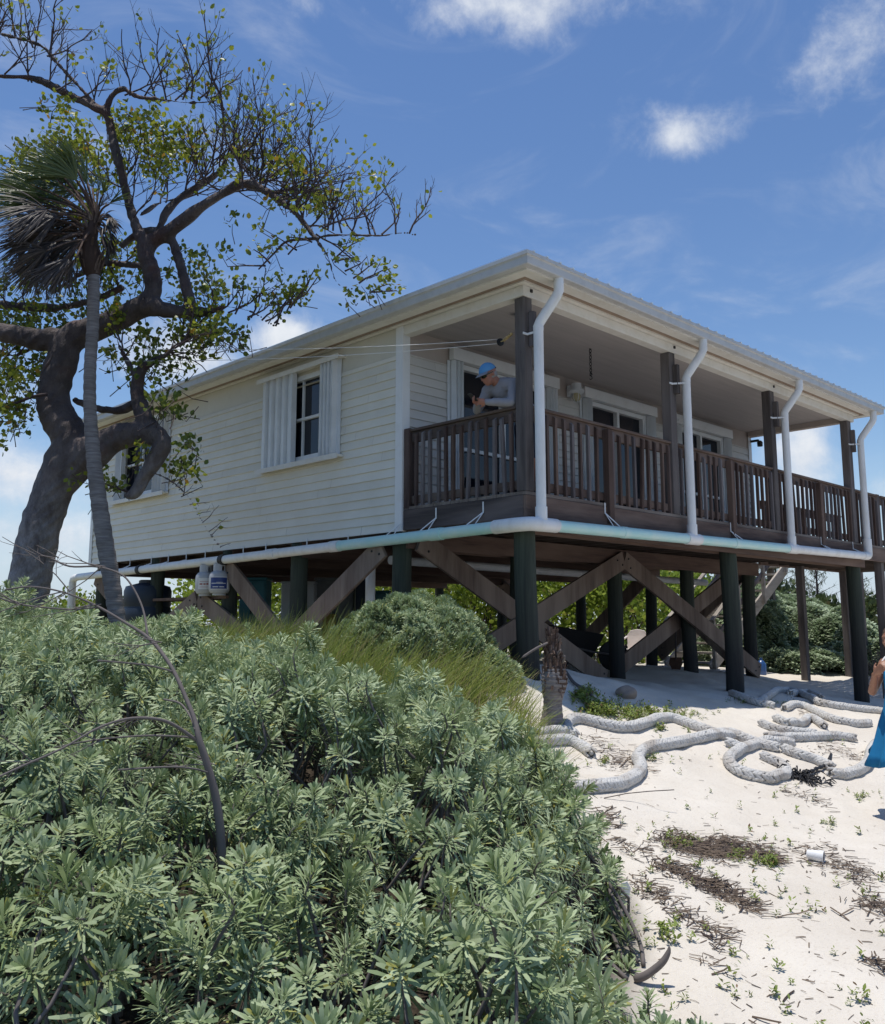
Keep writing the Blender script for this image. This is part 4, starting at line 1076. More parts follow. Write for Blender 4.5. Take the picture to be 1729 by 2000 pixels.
# every leafy branch of the mass is its own little dome
BR = []
for _ in range(9000):
    q = (rng.uniform(-7.2, 1.1), rng.uniform(1.6, 9.7))
    if all((q[0]-p[0])**2+(q[1]-p[1])**2 > (.24+.10*p[3])**2 for p in BR[-1400:]): BR.append((*q, rng.normal(0, .075), rng.random()))
BR = np.array(BR)
def bush_h(x, y, full=False):
    m = bush_mask(x, y)
    dx, dy = x-CAM[0], y-CAM[1]; r_ = dx*RGT[0]+dy*RGT[1]; w_ = dx*FWD[0]+dy*FWD[1]
    H = np.interp(w_, [1.7, 3, 5, 6.5, 7.5, 8.8], [.50, .60, .64, .52, .34, .24])
    H = H+.20*np.clip((-r_-.40*w_)/.6, 0, 1)*np.clip((w_-4)/2, 0, 1)
    H = H*(1-.55*np.clip((r_+1.3)/1.2, 0, 1)*np.clip((w_-5.7)/1.3, 0, 1))
    prof = np.clip(m/.60, 0, 1)**.45
    dome = np.empty(len(r_)); ox = np.empty(len(r_)); oy = np.empty(len(r_))
    for i in range(0, len(r_), 4000):
        d = np.hypot(r_[i:i+4000, None]-BR[None, :, 0], w_[i:i+4000, None]-BR[None, :, 1]); j = d.argmin(1); dm = d[np.arange(len(j)), j]
        dome[i:i+4000] = BR[j, 2]+.17*np.clip(1-(dm/.24)**2, -.5, 1); ox[i:i+4000] = r_[i:i+4000]-BR[j, 0]; oy[i:i+4000] = w_[i:i+4000]-BR[j, 1]
    lump = .10*vnoise(x, y, 1.5, 31)+.05*vnoise(x, y, 4.0, 32)+dome-.06
    dip = .50*np.exp(-((w_-2.40-.12*vnoise(x, y, 3.0, 35))/.28)**2)*(.45*np.clip((.1-r_)/.4, 0, 1)+.55*np.clip((-.62-r_)/.25, 0, 1))*np.clip((r_+2.2)/.4, 0, 1)
    h = np.maximum(prof*(H+lump)-dip, .03)
    return (h, m, ox, oy, dome) if full else (h, m)
# rosettes are spread over the mound; the near left flank is open and shows bare stems
xs_, ys_ = [], []
N = 40000
u_r = rng.uniform(-7.0, 1.0, N); u_w = rng.uniform(1.7, 9.6, N)
keep = np.abs(u_r) < .56*u_w+.5
u_r, u_w = u_r[keep], u_w[keep]
X = CAM[0]+u_r*RGT[0]+u_w*FWD[0]; Y = CAM[1]+u_r*RGT[1]+u_w*FWD[1]
H, m, OX, OY, DM = bush_h(X, Y, True)
ok = m > -.02
hole = .5+.5*vnoise(X, Y, 2.2, 55)
near_open = np.exp(-((u_w-2.42)/.30)**2)*(.5*(u_r < .05)+.5*(u_r < -.7))*(u_r > -2.2)*1.1
ok &= rng.random(len(X)) < np.where(hole < .16, .25, 1.0)*np.clip(1-.92*near_open, .05, 1)
ok &= rng.random(len(X)) < np.interp(u_w, [1.7, 3.5, 6, 9.5], [1.0, .9, .72, .55])
X, Y, H, m, u_w, u_r, OX, OY, DM = [q[ok] for q in (X, Y, H, m, u_w, u_r, OX, OY, DM)]
# thin out: keep a minimum distance between rosettes
cell = {}; sel = []
for i in range(len(X)):
    md = .062 if u_w[i] > 4.5 else .074
    k = (int(X[i]//md), int(Y[i]//md)); bad = False
    for a in (-1, 0, 1):
        for b in (-1, 0, 1):
            for j in cell.get((k[0]+a, k[1]+b), ()):
                if (X[i]-X[j])**2+(Y[i]-Y[j])**2 < md*md: bad = True; break
    if not bad: cell.setdefault(k, []).append(i); sel.append(i)
sel = np.array(sel); X, Y, H, m, u_w, u_r, OX, OY, DM = [q[sel] for q in (X, Y, H, m, u_w, u_r, OX, OY, DM)]
e = .25
hx = (bush_h(X+e, Y)[0]+ground(X+e, Y, False)-bush_h(X-e, Y)[0]-ground(X-e, Y, False))/(2*e)
hy = (bush_h(X, Y+e)[0]+ground(X, Y+e, False)-bush_h(X, Y-e)[0]-ground(X, Y-e, False))/(2*e)
nrm = np.stack([-np.clip(hx, -1.4, 1.4)*.6, -np.clip(hy, -1.4, 1.4)*.6, np.ones(len(X))], 1)+rng.normal(0, .30, (len(X), 3))*[1, 1, .2]
nrm += (RGT[None]*OX[:, None]+FWD[None]*OY[:, None])*4.2
Z = ground(X, Y)+np.maximum(H, .06)+rng.normal(0, .062, len(X))
P0 = np.stack([X, Y, Z], 1); sc_ = rng.uniform(.66, 1.25, len(X))*np.interp(u_w, [2, 4, 5.5, 9], [1.02, .95, .88, .95])
pk = rng.integers(0, 8, len(X))
# a second, lower storey fills the gaps between the leading shoots
lo = rng.random(len(X)) < .62
P1 = P0[lo]-np.stack([nrm[lo][:, 0]*.05, nrm[lo][:, 1]*.05, .09+.10*rng.random(lo.sum())], 1)+rng.normal(0, .04, (lo.sum(), 3)); P1[:, 2] = np.maximum(P1[:, 2], ground(P1[:, 0], P1[:, 1])+.03)
n1 = nrm[lo]+rng.normal(0, .5, (lo.sum(), 3))*[1, 1, .3]
PA = np.vstack([P0, P1]); NA = np.vstack([nrm, n1]); SA = np.concatenate([sc_, sc_[lo]*.85]); KA = np.concatenate([pk, pk[lo]])
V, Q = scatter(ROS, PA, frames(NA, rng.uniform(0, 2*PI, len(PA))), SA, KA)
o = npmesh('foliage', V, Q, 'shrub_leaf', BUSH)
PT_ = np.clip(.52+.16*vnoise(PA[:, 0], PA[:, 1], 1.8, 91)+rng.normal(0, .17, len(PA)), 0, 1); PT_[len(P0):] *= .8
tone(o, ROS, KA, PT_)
nearb = (u_w < 5.2) | (m < .35)
stems_mesh(P0[nearb], nrm[nearb], .5, 'stems', BUSH, 900)
# yellow flower heads among the leaves
ii = rng.choice(np.nonzero(u_w < 7)[0], 60, replace=False); fp = []; 
for i in ii:
    for _ in range(22): fp.append(P0[i]+np.array([*rng.normal(0, .022, 2), -.03+rng.normal(0, .018)]))
fp = np.array(fp); V, Q = scatter([leaf_round(1.0, .9)], fp, frames(rng.normal(0, 1, (len(fp), 3)), rng.uniform(0, 6, len(fp))), rng.uniform(.007, .014, len(fp)), np.zeros(len(fp), int))
npmesh('flowers', V, Q, 'flower', BUSH)
print('bush rosettes', len(PA))

def mound(name, label, c, rx, ry, h, n, seed, scale=1.0, tm=ROS_FAR, mat='shrub_leaf_far', cat='shrub', group=None, open_=0.0, rot=0.0, base=None, upz=1.25):
    """one rounded shrub of leaf rosettes: uneven dome over the ground at c"""
    r_ = np.random.default_rng(seed)
    t = thing(name, label, cat, (c[0], c[1], g1(c[0], c[1])), group)
    a = r_.uniform(0, 2*PI, n); q = np.sqrt(r_.random(n))
    lx, ly = q*np.cos(a)*rx, q*np.sin(a)*ry
    x = c[0]+lx*math.cos(rot)-ly*math.sin(rot); y = c[1]+lx*math.sin(rot)+ly*math.cos(rot)
    rag = 1+.28*np.sin(a*3+seed)*np.sin(a*5+seed*2)
    prof = np.clip(1-(q/rag)**2.2, 0, 1)**.5
    lump = 1+.24*vnoise(x, y, 4.2/max(rx, .5), seed)+.16*vnoise(x, y, 10/max(rx, .5), seed+1)
    inner = np.where(r_.random(n) < .70, 1.0, r_.uniform(.25, 1.0, n))
    z = ground(x, y)+.04+h*prof*lump*inner
    nr = np.stack([(x-c[0])/rx**2*h*1.0, (y-c[1])/ry**2*h*1.0, np.full(n, upz)], 1)+r_.normal(0, .38, (n, 3))
    pk_ = r_.integers(0, len(tm), n)
    V, Q = scatter(tm, np.stack([x, y, z], 1), frames(nr, r_.uniform(0, 6.28, n)), scale*r_.uniform(.75, 1.3, n), pk_)
    o = npmesh('foliage', V, Q, mat, t); tone(o, tm, pk_, np.clip(r_.normal(.62, .16, n), 0, 1))
    mb = MB()
    for i in range(26):
        aa = r_.uniform(0, 2*PI); d = np.array([math.cos(aa)*rx*.7, math.sin(aa)*ry*.7, h*.75])*r_.uniform(.4, .95)
        b = np.array([c[0], c[1], g1(c[0], c[1])-.05])+np.array([*r_.normal(0, .12, 2), 0])
        mb.tube([b, b+d*.5+r_.normal(0, .05, 3), b+d], [.016*scale**.5, .011*scale**.5, .004], 5, cap=False)
    mb.build('stems', 'dead_twig', t, smooth=180)
    return t
p = rw(-.30, 9.75)
mound('silver_shrub', 'rounded grey green shrub growing against the corner pilings of the house', p, .92, .75, .60, 1300, 3, 1.0, ROS, 'shrub_leaf', rot=YAW-PI/2)
p = rw(.50, 9.25); mound('silver_shrub', 'low grey green sprig at the foot of the nearest corner piling', p, .34, .28, .26, 170, 4, .9, ROS, 'shrub_leaf')
p = rw(.86, 3.30); mound('silver_shrub', 'small thin shrub sprig growing alone at the bottom edge of the sand', p, .17, .14, .16, 26, 5, .9, ROS, 'shrub_leaf')

# ------------------------------------------------------------------ fine golden grass between shrub and house
def blades(name, label, pts, Ls, lean, mat, width=.004, seg=5, kind='stuff', curl=.9, spread=.35):
    n = len(pts); V = np.zeros((n, seg+1, 2, 3))
    az = rng.uniform(0, 2*PI, n); sd = np.stack([np.cos(az), np.sin(az), np.zeros(n)], 1)
    d = np.stack([rng.normal(0, spread, n), rng.normal(0, spread, n), np.ones(n)], 1)+lean*rng.uniform(.1, 1.0, (n, 1)); d /= np.linalg.norm(d, axis=1, keepdims=True)
    p = pts.copy(); cu = rng.uniform(.3, 1.3, n)[:, None]*curl
    for j in range(seg+1):
        w = width*(1-(j/seg)**1.5)+.0007
        V[:, j, 0] = p-sd*w; V[:, j, 1] = p+sd*w
        d = d+(lean*.55+np.array([0, 0, -.42]))*cu/seg; d /= np.linalg.norm(d, axis=1, keepdims=True); p = p+d*(Ls/seg)[:, None]
    k = (seg+1)*2; q = []
    for j in range(seg): q.append((2*j, 2*j+1, 2*j+3, 2*j+2))
    Q = (np.array(q)[None]+(np.arange(n)*k)[:, None, None]).reshape(-1, 4)
    o = npmesh(name, V.reshape(-1, 3), Q, mat, kind=kind); tag(o, label, 'grass'); return o
def band_pts(n, rlo, rhi, wlo, whi, cond):
    r_ = rng.uniform(rlo, rhi, n); w_ = rng.uniform(wlo, whi, n); ok = cond(r_, w_); r_, w_ = r_[ok], w_[ok]
    x = CAM[0]+r_*RGT[0]+w_*FWD[0]; y = CAM[1]+r_*RGT[1]+w_*FWD[1]
    c_ = rng.random(len(x)) < np.clip(.55+.7*vnoise(x, y, 3.2, 77), .12, 1)
    x, y = x[c_], y[c_]; return np.stack([x, y, ground(x, y)-.01], 1)
back = lambda r_, w_: (w_ > np.interp(r_, [-6, -3.2, -1.4, -.6, -.1, .3, .7], [9.2, 8.7, 8.1, 7.5, 7.1, 6.9, 6.8])) & (w_ < np.interp(r_, [-6, -3, -1.0, .2, .7, .95], [11.6, 10.9, 10.3, 9.3, 8.9, 8.4])) & (r_ < .72+.10*np.clip(8.6-w_, 0, 1))
pts = band_pts(34000, -5.2, .9, 6.7, 11.6, back)
LEANV = RGT*.75+np.array([0, 0, -.1])
blades('grass', 'fine golden green grass leaning over between the shrubs and the raised house', pts, rng.uniform(.30, .66, len(pts))*np.interp((pts-CAM)@RGT, [-4, -2.5, -1, .2, .8], [.5, .62, 1.0, .9, .75]), LEANV, 'grass_blade', .0036)
# ------------------------------------------------------------------ braided hawser
s = NT('rope')
n1 = s.noise(60, 4, .6, (1, 1, 1)); n2 = s.noise(4, 5, .6)
c = s.mix(s.ramp(n1, [(.35, 0.0), (.7, 1.0)]), (.63, .62, .60), (.42, .41, .39))
s.col(s.mix(s.ramp(n2, [(.46, 0.0), (.70, .85)]), c, (.36, .32, .28))); s.bump(n1, .6, .006); s.set(.9, 0, .15)
def cube_sphere(n=3):
    V = []; Q = []
    for ax in range(3):
        for sg in (-1, 1):
            o = len(V)
            for i in range(n+1):
                for j in range(n+1):
                    p = [0, 0, 0]; p[ax] = sg; p[(ax+1) % 3] = math.tan((2*i/n-1)*PI/4); p[(ax+2) % 3] = math.tan((2*j/n-1)*PI/4)*sg; p = np.array(p, float); V.append(p/np.linalg.norm(p))
            for i in range(n):
                for j in range(n): Q.append((o+i*(n+1)+j, o+(i+1)*(n+1)+j, o+(i+1)*(n+1)+j+1, o+i*(n+1)+j+1))
    return np.array(V), np.array(Q)
CUBE_SPH = cube_sphere()
def braid(px, name, label, d=.106, lift=None, group='pieces of braided rope lying on the sand'):
    """plaited rope through picture points on the sand: eight strands weaving over and under"""
    lift = d*.36 if lift is None else lift
    pts = np.array([onground(x, y, lift)+np.array([0, 0, lift+(h[0] if h else 0)]) for x, y, *h in px])
    C = spline(pts, 14)
    seg = np.linalg.norm(np.diff(C, axis=0), axis=1); L = np.concatenate([[0], np.cumsum(seg)]); tot = L[-1]
    n = int(tot/.016)+2; t = np.linspace(0, tot, n)
    C = np.stack([np.interp(t, L, C[:, k]) for k in range(3)], 1)
    gzz = ground(C[:, 0], C[:, 1]); C[:, 2] = np.maximum(C[:, 2], gzz+lift)
    Tn = np.gradient(C, axis=0); Tn /= np.linalg.norm(Tn, axis=1, keepdims=True)
    sd = np.cross(Tn, [0, 0, 1.0]); sd /= np.linalg.norm(sd, axis=1, keepdims=True); up = np.cross(sd, Tn)
    # plait: eight rows of slanting tucks lie like ears of wheat round a core
    rr2 = np.random.default_rng(int(px[0][0]*7+px[0][1])); n2 = int(tot/(d*.40)); P_, M_ = [], []
    for k in range(8):
        for j in range(n2):
            tt = (j+.5*(k % 2))*d*.40+.02; f = min(1, tt/tot); i = min(n-1, int(f*(n-1))); e_ = float(np.clip(min(tt, tot-tt)/(d*.45)+.45, .45, 1))
            a = k*PI/4+.15*math.sin(tt*3+px[0][0]); q = sd[i]*math.cos(a)+up[i]*math.sin(a); s2 = np.cross(q, Tn[i]); ang = (.62 if k % 2 else -.62)+rr2.normal(0, .06)
            ax_ = Tn[i]*math.cos(ang)+s2*math.sin(ang); P_.append(C[i]+q*d*.385*e_*(1+rr2.normal(0, .03))); sd2 = np.cross(q, ax_)
            M_.append(np.stack([ax_*d*.40*e_, sd2*d*.165*e_, q*d*.135*e_], 1))
    V, Q = scatter([CUBE_SPH], np.array(P_), np.array(M_), np.ones(len(P_)), np.zeros(len(P_), int))
    ends = np.clip(np.minimum(t, tot-t)/(d*.5)+.4, .4, 1)
    eb = np.concatenate([CUBE_SPH[0]*d*.35*.62+C[2], CUBE_SPH[0]*d*.35*.62+C[-3]]); Q = np.vstack([Q, CUBE_SPH[1]+len(V), CUBE_SPH[1]+len(V)+len(CUBE_SPH[0])]); V = np.vstack([V, eb])
    core = MB().tube(list(C[::4]), list((d*.37*ends)[::4]), 8, cap=False)
    cq = np.array(core.f)+len(V); V = np.vstack([V, np.array(core.v)]); Q = np.vstack([Q, cq])
    o = npmesh(name, V, Q, 'rope')
    tag(o, label, 'rope', group); return o
braid([(1112, 1432), (1108, 1412), (1130, 1404), (1180, 1416), (1225, 1420), (1262, 1412), (1300, 1402), (1330, 1408), (1362, 1420), (1400, 1434), (1432, 1438)], 'braided_rope', 'thick plaited white rope running right from behind the palm stump')
braid([(1052, 1434), (1085, 1429), (1112, 1430), (1128, 1440)], 'braided_rope', 'short upper rope end curling round the foot of the palm stump', .098)
braid([(1050, 1452), (1078, 1447), (1108, 1446), (1136, 1458), (1158, 1474)], 'braided_rope', 'short lower rope loop just below the palm stump', .098)
braid([(1125, 1540), (1165, 1536), (1205, 1532), (1238, 1518), (1252, 1498), (1246, 1480), (1262, 1464), (1300, 1455), (1345, 1447), (1385, 1437), (1420, 1432), (1455, 1443), (1490, 1455), (1525, 1462)], 'braided_rope', 'long rope bending from the shrub edge up across the sand')
braid([(1548, 1452), (1515, 1449), (1475, 1455), (1440, 1468), (1424, 1484), (1436, 1501), (1470, 1514), (1508, 1520), (1534, 1512), (1530, 1496), (1505, 1484), (1482, 1474)], 'braided_rope', 'rope end turned into a closed loop beside the black seaweed', .102)
braid([(1530, 1462), (1562, 1474), (1596, 1486), (1628, 1500)], 'braided_rope', 'straight rope piece between the rope loop and the black seaweed', .102)
braid([(1622, 1510), (1652, 1512), (1682, 1502), (1698, 1484), (1702, 1466), (1716, 1450)], 'braided_rope', 'rope bend lying at the hem of the blue dress', .102)
braid([(1418, 1450), (1440, 1458), (1460, 1466)], 'braided_rope', 'stub of rope poking out left of the rope loop', .102)
braid([(1428, 1354), (1456, 1364), (1486, 1374), (1515, 1380)], 'braided_rope', 'rope tail lying at the foot of the second front piling', .102)
braid([(1484, 1372), (1510, 1354), (1540, 1348), (1566, 1355), (1596, 1370), (1634, 1379), (1672, 1384), (1712, 1388), (1750, 1396)], 'braided_rope', 'farthest rope, arching up then running right in the house shadow edge', .102)
braid([(1545, 1354), (1576, 1352), (1604, 1362)], 'braided_rope', 'short rope piece doubled behind the farthest rope', .102)
braid([(1532, 1384), (1552, 1376), (1578, 1382), (1606, 1396), (1640, 1408), (1674, 1414), (1700, 1412)], 'braided_rope', 'rope with frayed brown end in the middle of the right hand ropes', .102)
braid([(1514, 1402), (1540, 1412), (1566, 1412), (1582, 1402), (1596, 1408), (1612, 1420)], 'braided_rope', 'kinked grey rope in front of the frayed rope', .102)
braid([(1484, 1412), (1515, 1424), (1552, 1430), (1596, 1434)], 'braided_rope', 'slim dull rope left of the cut rope end', .102)
braid([(1496, 1440), (1535, 1442), (1580, 1440), (1625, 1438), (1672, 1443)], 'braided_rope', 'nearest straight rope with a clean cut right end', .102)

# ------------------------------------------------------------------ palm stump
sp_ = onground(1078, 1424)
ws = float((sp_-CAM)@FWD)
ST = thing('palm_stump', 'short dead palm stump with shaggy brown top standing beside the ropes', 'stump', sp_)
P = np.array([(*at(px, py, ws), d*ws/FPX/2) for px, py, d in [(1078, 1440, 50), (1078, 1424, 46), (1079, 1400, 37), (1080, 1372, 32), (1081, 1352, 38), (1083, 1330, 44), (1083, 1312, 40), (1082, 1296, 30)]])
S = spline(P, 8); MB().tube(S[:, :3], list(S[:, 3]*1.12*(1+.03*np.sin(np.arange(len(S))*1.9))), 20).build('trunk', 'palm_bark', ST, smooth=60)
mb = MB()
P = np.array([(*at(px, py, ws), d*ws/FPX/2) for px, py, d in [(1083, 1352, 36), (1084, 1330, 43), (1083, 1308, 38), (1081, 1290, 28), (1080, 1270, 24), (1078, 1252, 17), (1077, 1243, 8)]])
S = spline(P, 5); mb.tube(S[:, :3], list(S[:, 3]*1.12), 16)
for i in range(300):
    t = rng.random()**.8; q = S[int(t*(len(S)-1))]; a = rng.uniform(0, 2*PI); n_ = np.array([math.cos(a), math.sin(a), 0])
    p0 = q[:3]+n_*q[3]*1.06; up_ = rng.uniform(.03, .11)*(1 if rng.random() < .75 else -1)
    mb.bar(p0, p0+n_*rng.uniform(.006, .03)+np.array([0, 0, up_]), rng.uniform(.006, .026), .004, up=n_)
mb.build('frayed_top', 'palm_boot', ST)
mb = MB()
for (x0, y0, x1, y1, x2, y2) in [(1070, 1256, 1045, 1268, 1019, 1285), (1098, 1296, 1102, 1288, 1103, 1280), (1088, 1280, 1094, 1272, 1095, 1270)]:
    mb.tube(spline([at(x0, y0, ws-.05), at(x1, y1, ws-.12), at(x2, y2, ws-.15)], 5), [.013]*5+[.011]*5+[.003], 6)
mb.build('petiole_stubs', 'dead_twig', ST, smooth=180)

# ------------------------------------------------------------------ beach plants and litter
WEED = []
def sprig(n, h, seed):
    r_ = np.random.default_rng(seed); V = []; Q = []
    for i in range(n):
        t = (i+1)/n; a = r_.uniform(0, 2*PI); el = r_.uniform(.0, .9); L = h*r_.uniform(.22, .42)
        p = np.array([*r_.normal(0, h*.13, 2), h*t*r_.uniform(.3, .9)]); d = np.array([math.cos(a)*math.cos(el), math.sin(a)*math.cos(el), math.sin(el)]); sd = np.array([-math.sin(a), math.cos(a), 0])
        o = len(V); V += [p-sd*L*.10, p+sd*L*.10, p+d*L*.6+sd*L*.24, p+d*L*.6-sd*L*.24, p+d*L+sd*L*.05, p+d*L-sd*L*.05]; Q += [(o, o+1, o+2, o+3), (o+3, o+2, o+4, o+5)]
    return np.array(V), np.array(Q)
SPR = [sprig(9+2*i, 1.0, 60+i) for i in range(6)]
def inframe_sand(n, y0=1440, y1=2080):
    out = []
    while len(out) < n:
        px, py = rng.uniform(1050, 1800), rng.uniform(y0, y1); p = onground(px, py)
        if bush_mask(p[0], p[1]) < -.05: out.append(p)
    return np.array(out)
def stuff(name, label, cat, V, Q, mat):
    o = npmesh(name, V, Q, mat, kind='stuff', smooth=False); tag(o, label, cat); return o
pA = inframe_sand(170); sA = rng.uniform(.030, .080, len(pA))
def clump(px, py, rx, ry, n, lo, hi):
    q = [onground(px+rng.normal(0, rx*.5), py+rng.normal(0, ry*.5)) for _ in range(n)]
    return np.array(q), rng.uniform(lo, hi, n)
cl = [clump(*a) for a in [(1250, 1398, 75, 13, 190, .04, .10), (1175, 1388, 40, 20, 130, .05, .11), (1330, 1400, 65, 10, 80, .03, .07), (1140, 1365, 20, 15, 60, .06, .12), (1290, 1425, 12, 6, 24, .04, .08), (1350, 1425, 14, 8, 16, .03, .07),
                          (1530, 1378, 40, 8, 26, .03, .07), (1445, 1372, 25, 6, 18, .03, .06), (1180, 1490, 14, 8, 14, .03, .06), (1500, 1690, 22, 12, 46, .03, .07), (1440, 1672, 20, 10, 26, .03, .06), (1330, 1650, 40, 12, 34, .03, .06), (1275, 1480, 10, 8, 10, .04, .07),
                          (1590, 1300, 60, 14, 60, .05, .12), (1640, 1290, 40, 10, 40, .05, .12), (1520, 1285, 40, 8, 40, .05, .12), (1390, 1440, 14, 6, 10, .03, .05), (1690, 1560, 30, 14, 16, .03, .06), (1620, 1610, 16, 8, 12, .03, .05), (1300, 1830, 30, 30, 9, .06, .10)]]
PW_ = np.vstack([pA]+[c[0] for c in cl]); SW_ = np.concatenate([sA]+[c[1] for c in cl])
V, Q = scatter(SPR, PW_, frames(np.array([[0, 0, 1.0]])+rng.normal(0, .25, (len(PW_), 3)), rng.uniform(0, 6.28, len(PW_))), SW_, rng.integers(0, 6, len(PW_)))
stuff('beach_weeds', 'small green weeds and seedlings scattered over the white sand', 'weeds', V, Q, 'weed_leaf')
# brown wrack and broken twigs: flat curled strips and sticks, heaped in drifts
Vw, Qw = [], []
def stick(p, L, w, az, tilt=0.0, bend=.3):
    o = len(Vw); d = np.array([math.cos(az), math.sin(az), tilt]); sd = np.array([-math.sin(az), math.cos(az), 0]); q = np.array(p, float)
    for j in range(4):
        Vw.append(q-sd*w+np.array([0, 0, w*.2])); Vw.append(q+np.array([0, 0, w*1.3])); Vw.append(q+sd*w+np.array([0, 0, w*.2]))
        q = q+d*L/3; d = d+sd*rng.normal(0, bend)*.5; d[2] = tilt*.5; q[2] = max(q[2], g1(q[0], q[1])+.002) if j < 3 else q[2]
    for j in range(3):
        b = o+3*j; Qw.append((b, b+1, b+4, b+3)); Qw.append((b+1, b+2, b+5, b+4))
def drift(x0, y0, x1, y1, wd, n, lo=.02, hi=.10):
    for _ in range(n):
        t = rng.random(); px = x0+(x1-x0)*t+rng.normal(0, wd*.85); py = y0+(y1-y0)*t+rng.normal(0, wd*.48)
        p = onground(px, py); p[2] += abs(rng.normal(0, .008))
        stick(p, rng.uniform(lo, hi), rng.uniform(.0012, .004), rng.normal(0, 1.1)+YAW-PI/2+.2, rng.normal(0, .10))
for a in [(1290, 1638, 1430, 1672, 22, 620), (1400, 1645, 1520, 1685, 18, 460), (1330, 1655, 1400, 1668, 14, 260), (1280, 1690, 1420, 1740, 16, 300), (1340, 1720, 1480, 1780, 12, 240), (1300, 1770, 1420, 1840, 18, 130), (1560, 1660, 1690, 1720, 24, 230), (1170, 1590, 1200, 1620, 16, 90),
          (1180, 1480, 1250, 1500, 24, 180), (1230, 1720, 1300, 1760, 18, 110), (1690, 1760, 1740, 1790, 20, 120), (1600, 1460, 1690, 1480, 14, 120), (1690, 1880, 1740, 1900, 12, 50), (1200, 1640, 1260, 1680, 20, 60), (1150, 1440, 1180, 1460, 20, 60),
          (1520, 1540, 1620, 1580, 12, 60), (1560, 1390, 1600, 1400, 8, 50), (1380, 1900, 1400, 1850, 10, 20)]: drift(*a)
for p in inframe_sand(420): stick(p, rng.uniform(.01, .06), rng.uniform(.001, .0032), rng.uniform(0, 6.3), rng.normal(0, .05))
for px, py, L, az in [(1515, 1795, .20, .2), (1660, 1800, .17, 1.7), (1640, 1790, .14, .6), (1390, 1905, .10, .3), (1470, 1990, .12, -.9), (1530, 1960, .11, .9), (1180, 1560, .5, .2), (1210, 1500, .4, 1.1)]:
    stick(onground(px, py), L, .005, az+YAW-PI/2, .15)
stuff('beach_wrack', 'brown seaweed bits and broken twigs strewn in drifts on the sand', 'wrack', np.array(Vw), np.array(Qw), 'wrack')
# single finds
p = onground(1240, 1919); wq = float((p-CAM)@FWD)
o = MB().tube(spline([p+np.array([0, 0, .012]), at(1262, 1905, wq-.02), at(1292, 1882, wq-.03), at(1305, 1862, wq-.03), at(1308, 1848, wq-.03)], 5), [.014, .0165, .018, .018, .0175, .017, .0165, .016, .016, .0155, .015, .0145, .014, .013, .012, .011, .010, .008, .007, .005, .003], 8).build('driftwood_stick', 'dead_twig', smooth=180)
tag(o, 'curved grey driftwood stick with one end raised off the sand', 'driftwood')
DB = Bark(); DBT = thing('dead_branch', 'bundle of bare grey stems sprawling out of the shrub onto the sand', 'branch', onground(1258, 1888))
for path in [[(1165, 1700, .3), (1200, 1745, .22), (1232, 1800, .12), (1252, 1850, .05), (1257, 1890, .01)], [(1160, 1720, .25), (1195, 1775, .16), (1222, 1830, .08), (1245, 1880, .015)], [(1180, 1720, .25), (1205, 1770, .18), (1240, 1840, .06)], [(1150, 1740, .2), (1185, 1800, .1), (1215, 1870, .02), (1236, 1902, .01)], [(1150, 1830, .1), (1190, 1880, .03), (1225, 1915, .01)]]:
    pts = [onground(x, y, h)+np.array([0, 0, h]) for x, y, h in path]
    DB.tw.tube(spline(pts, 5), [.010]*(5*(len(pts)-1)+1), 6)
DB.tw.build('stems', 'dead_twig', DBT, smooth=180)
s = NT('cup_white'); s.col((.80, .80, .80)); s.set(.35, 0, .5)
s = NT('cup_inside'); s.col((.05, .035, .03)); s.set(.8)
p = onground(1594, 1684); ax = RGT*.80-FWD*.50; ax[2] = -.05; ax /= np.linalg.norm(ax)
CUP = thing('plastic_cup', 'white cup lying on its side in a patch of brown wrack', 'cup', p)
MB().lathe(p+np.array([0, 0, .034])-ax*.05, [(.024, 0), (.028, .005), (.036, .09), (.038, .10), (.034, .1), (.033, .09)], 18, axis=ax).build('body', 'cup_white', CUP, smooth=40)
MB().lathe(p+np.array([0, 0, .034])-ax*.05, [(.001, .05), (.031, .085), (.032, .096), (.001, .0965)], 18, axis=ax).build('opening', 'cup_inside', CUP, smooth=40)
p = onground(1222, 1752); mb = MB()
mb.prism([p+RGT*a+np.array([0, 0, b]) for a, b in ((-.025, .0), (.02, -.005), (.03, .04), (.012, .075), (-.02, .06))], FWD*.006)
tag(mb.build('paper_scrap', 'cup_white', bevel=.001), 'crumpled white scrap half hidden at the shrub edge', 'litter')
s = NT('seaweed'); s.col((.012, .012, .015)); s.set(.55, 0, .4)
V2 = MB(); c0 = onground(1568, 1522)
for i in range(150):
    a = rng.uniform(0, 2*PI); p = c0+RGT*rng.normal(0, .09)+FWD*rng.normal(0, .07); p[2] = g1(p[0], p[1])+abs(rng.normal(0, .035))
    q = p+np.array([math.cos(a), math.sin(a), 0])*rng.uniform(.03, .10); q[2] = max(g1(q[0], q[1])+.004, p[2]-.02)
    V2.tube([p, (p+q)/2+np.array([0, 0, .02]), q], [.006, .008, .003], 5, cap=False)
tl = np.array([onground(1560+k*4.5, 1522-k*1.6)+np.array([0, 0, .015+.002*k]) for k in range(14)]+[onground(1625, 1492)+np.array([0, 0, .09])])
V2.tube(spline(tl, 2), [.016+.006*math.sin(k*1.7) for k in range(29)], 6)
tag(V2.build('seaweed_clump', 'seaweed', smooth=180), 'tangled black seaweed clump lying against the rope loop', 'seaweed')
s = NT('stone'); n1 = s.noise(9, 6, .7); s.col(s.mix(n1, (.34, .29, .25), (.20, .165, .145))); s.bump(n1, .8, .02); s.set(.9, 0, .2)
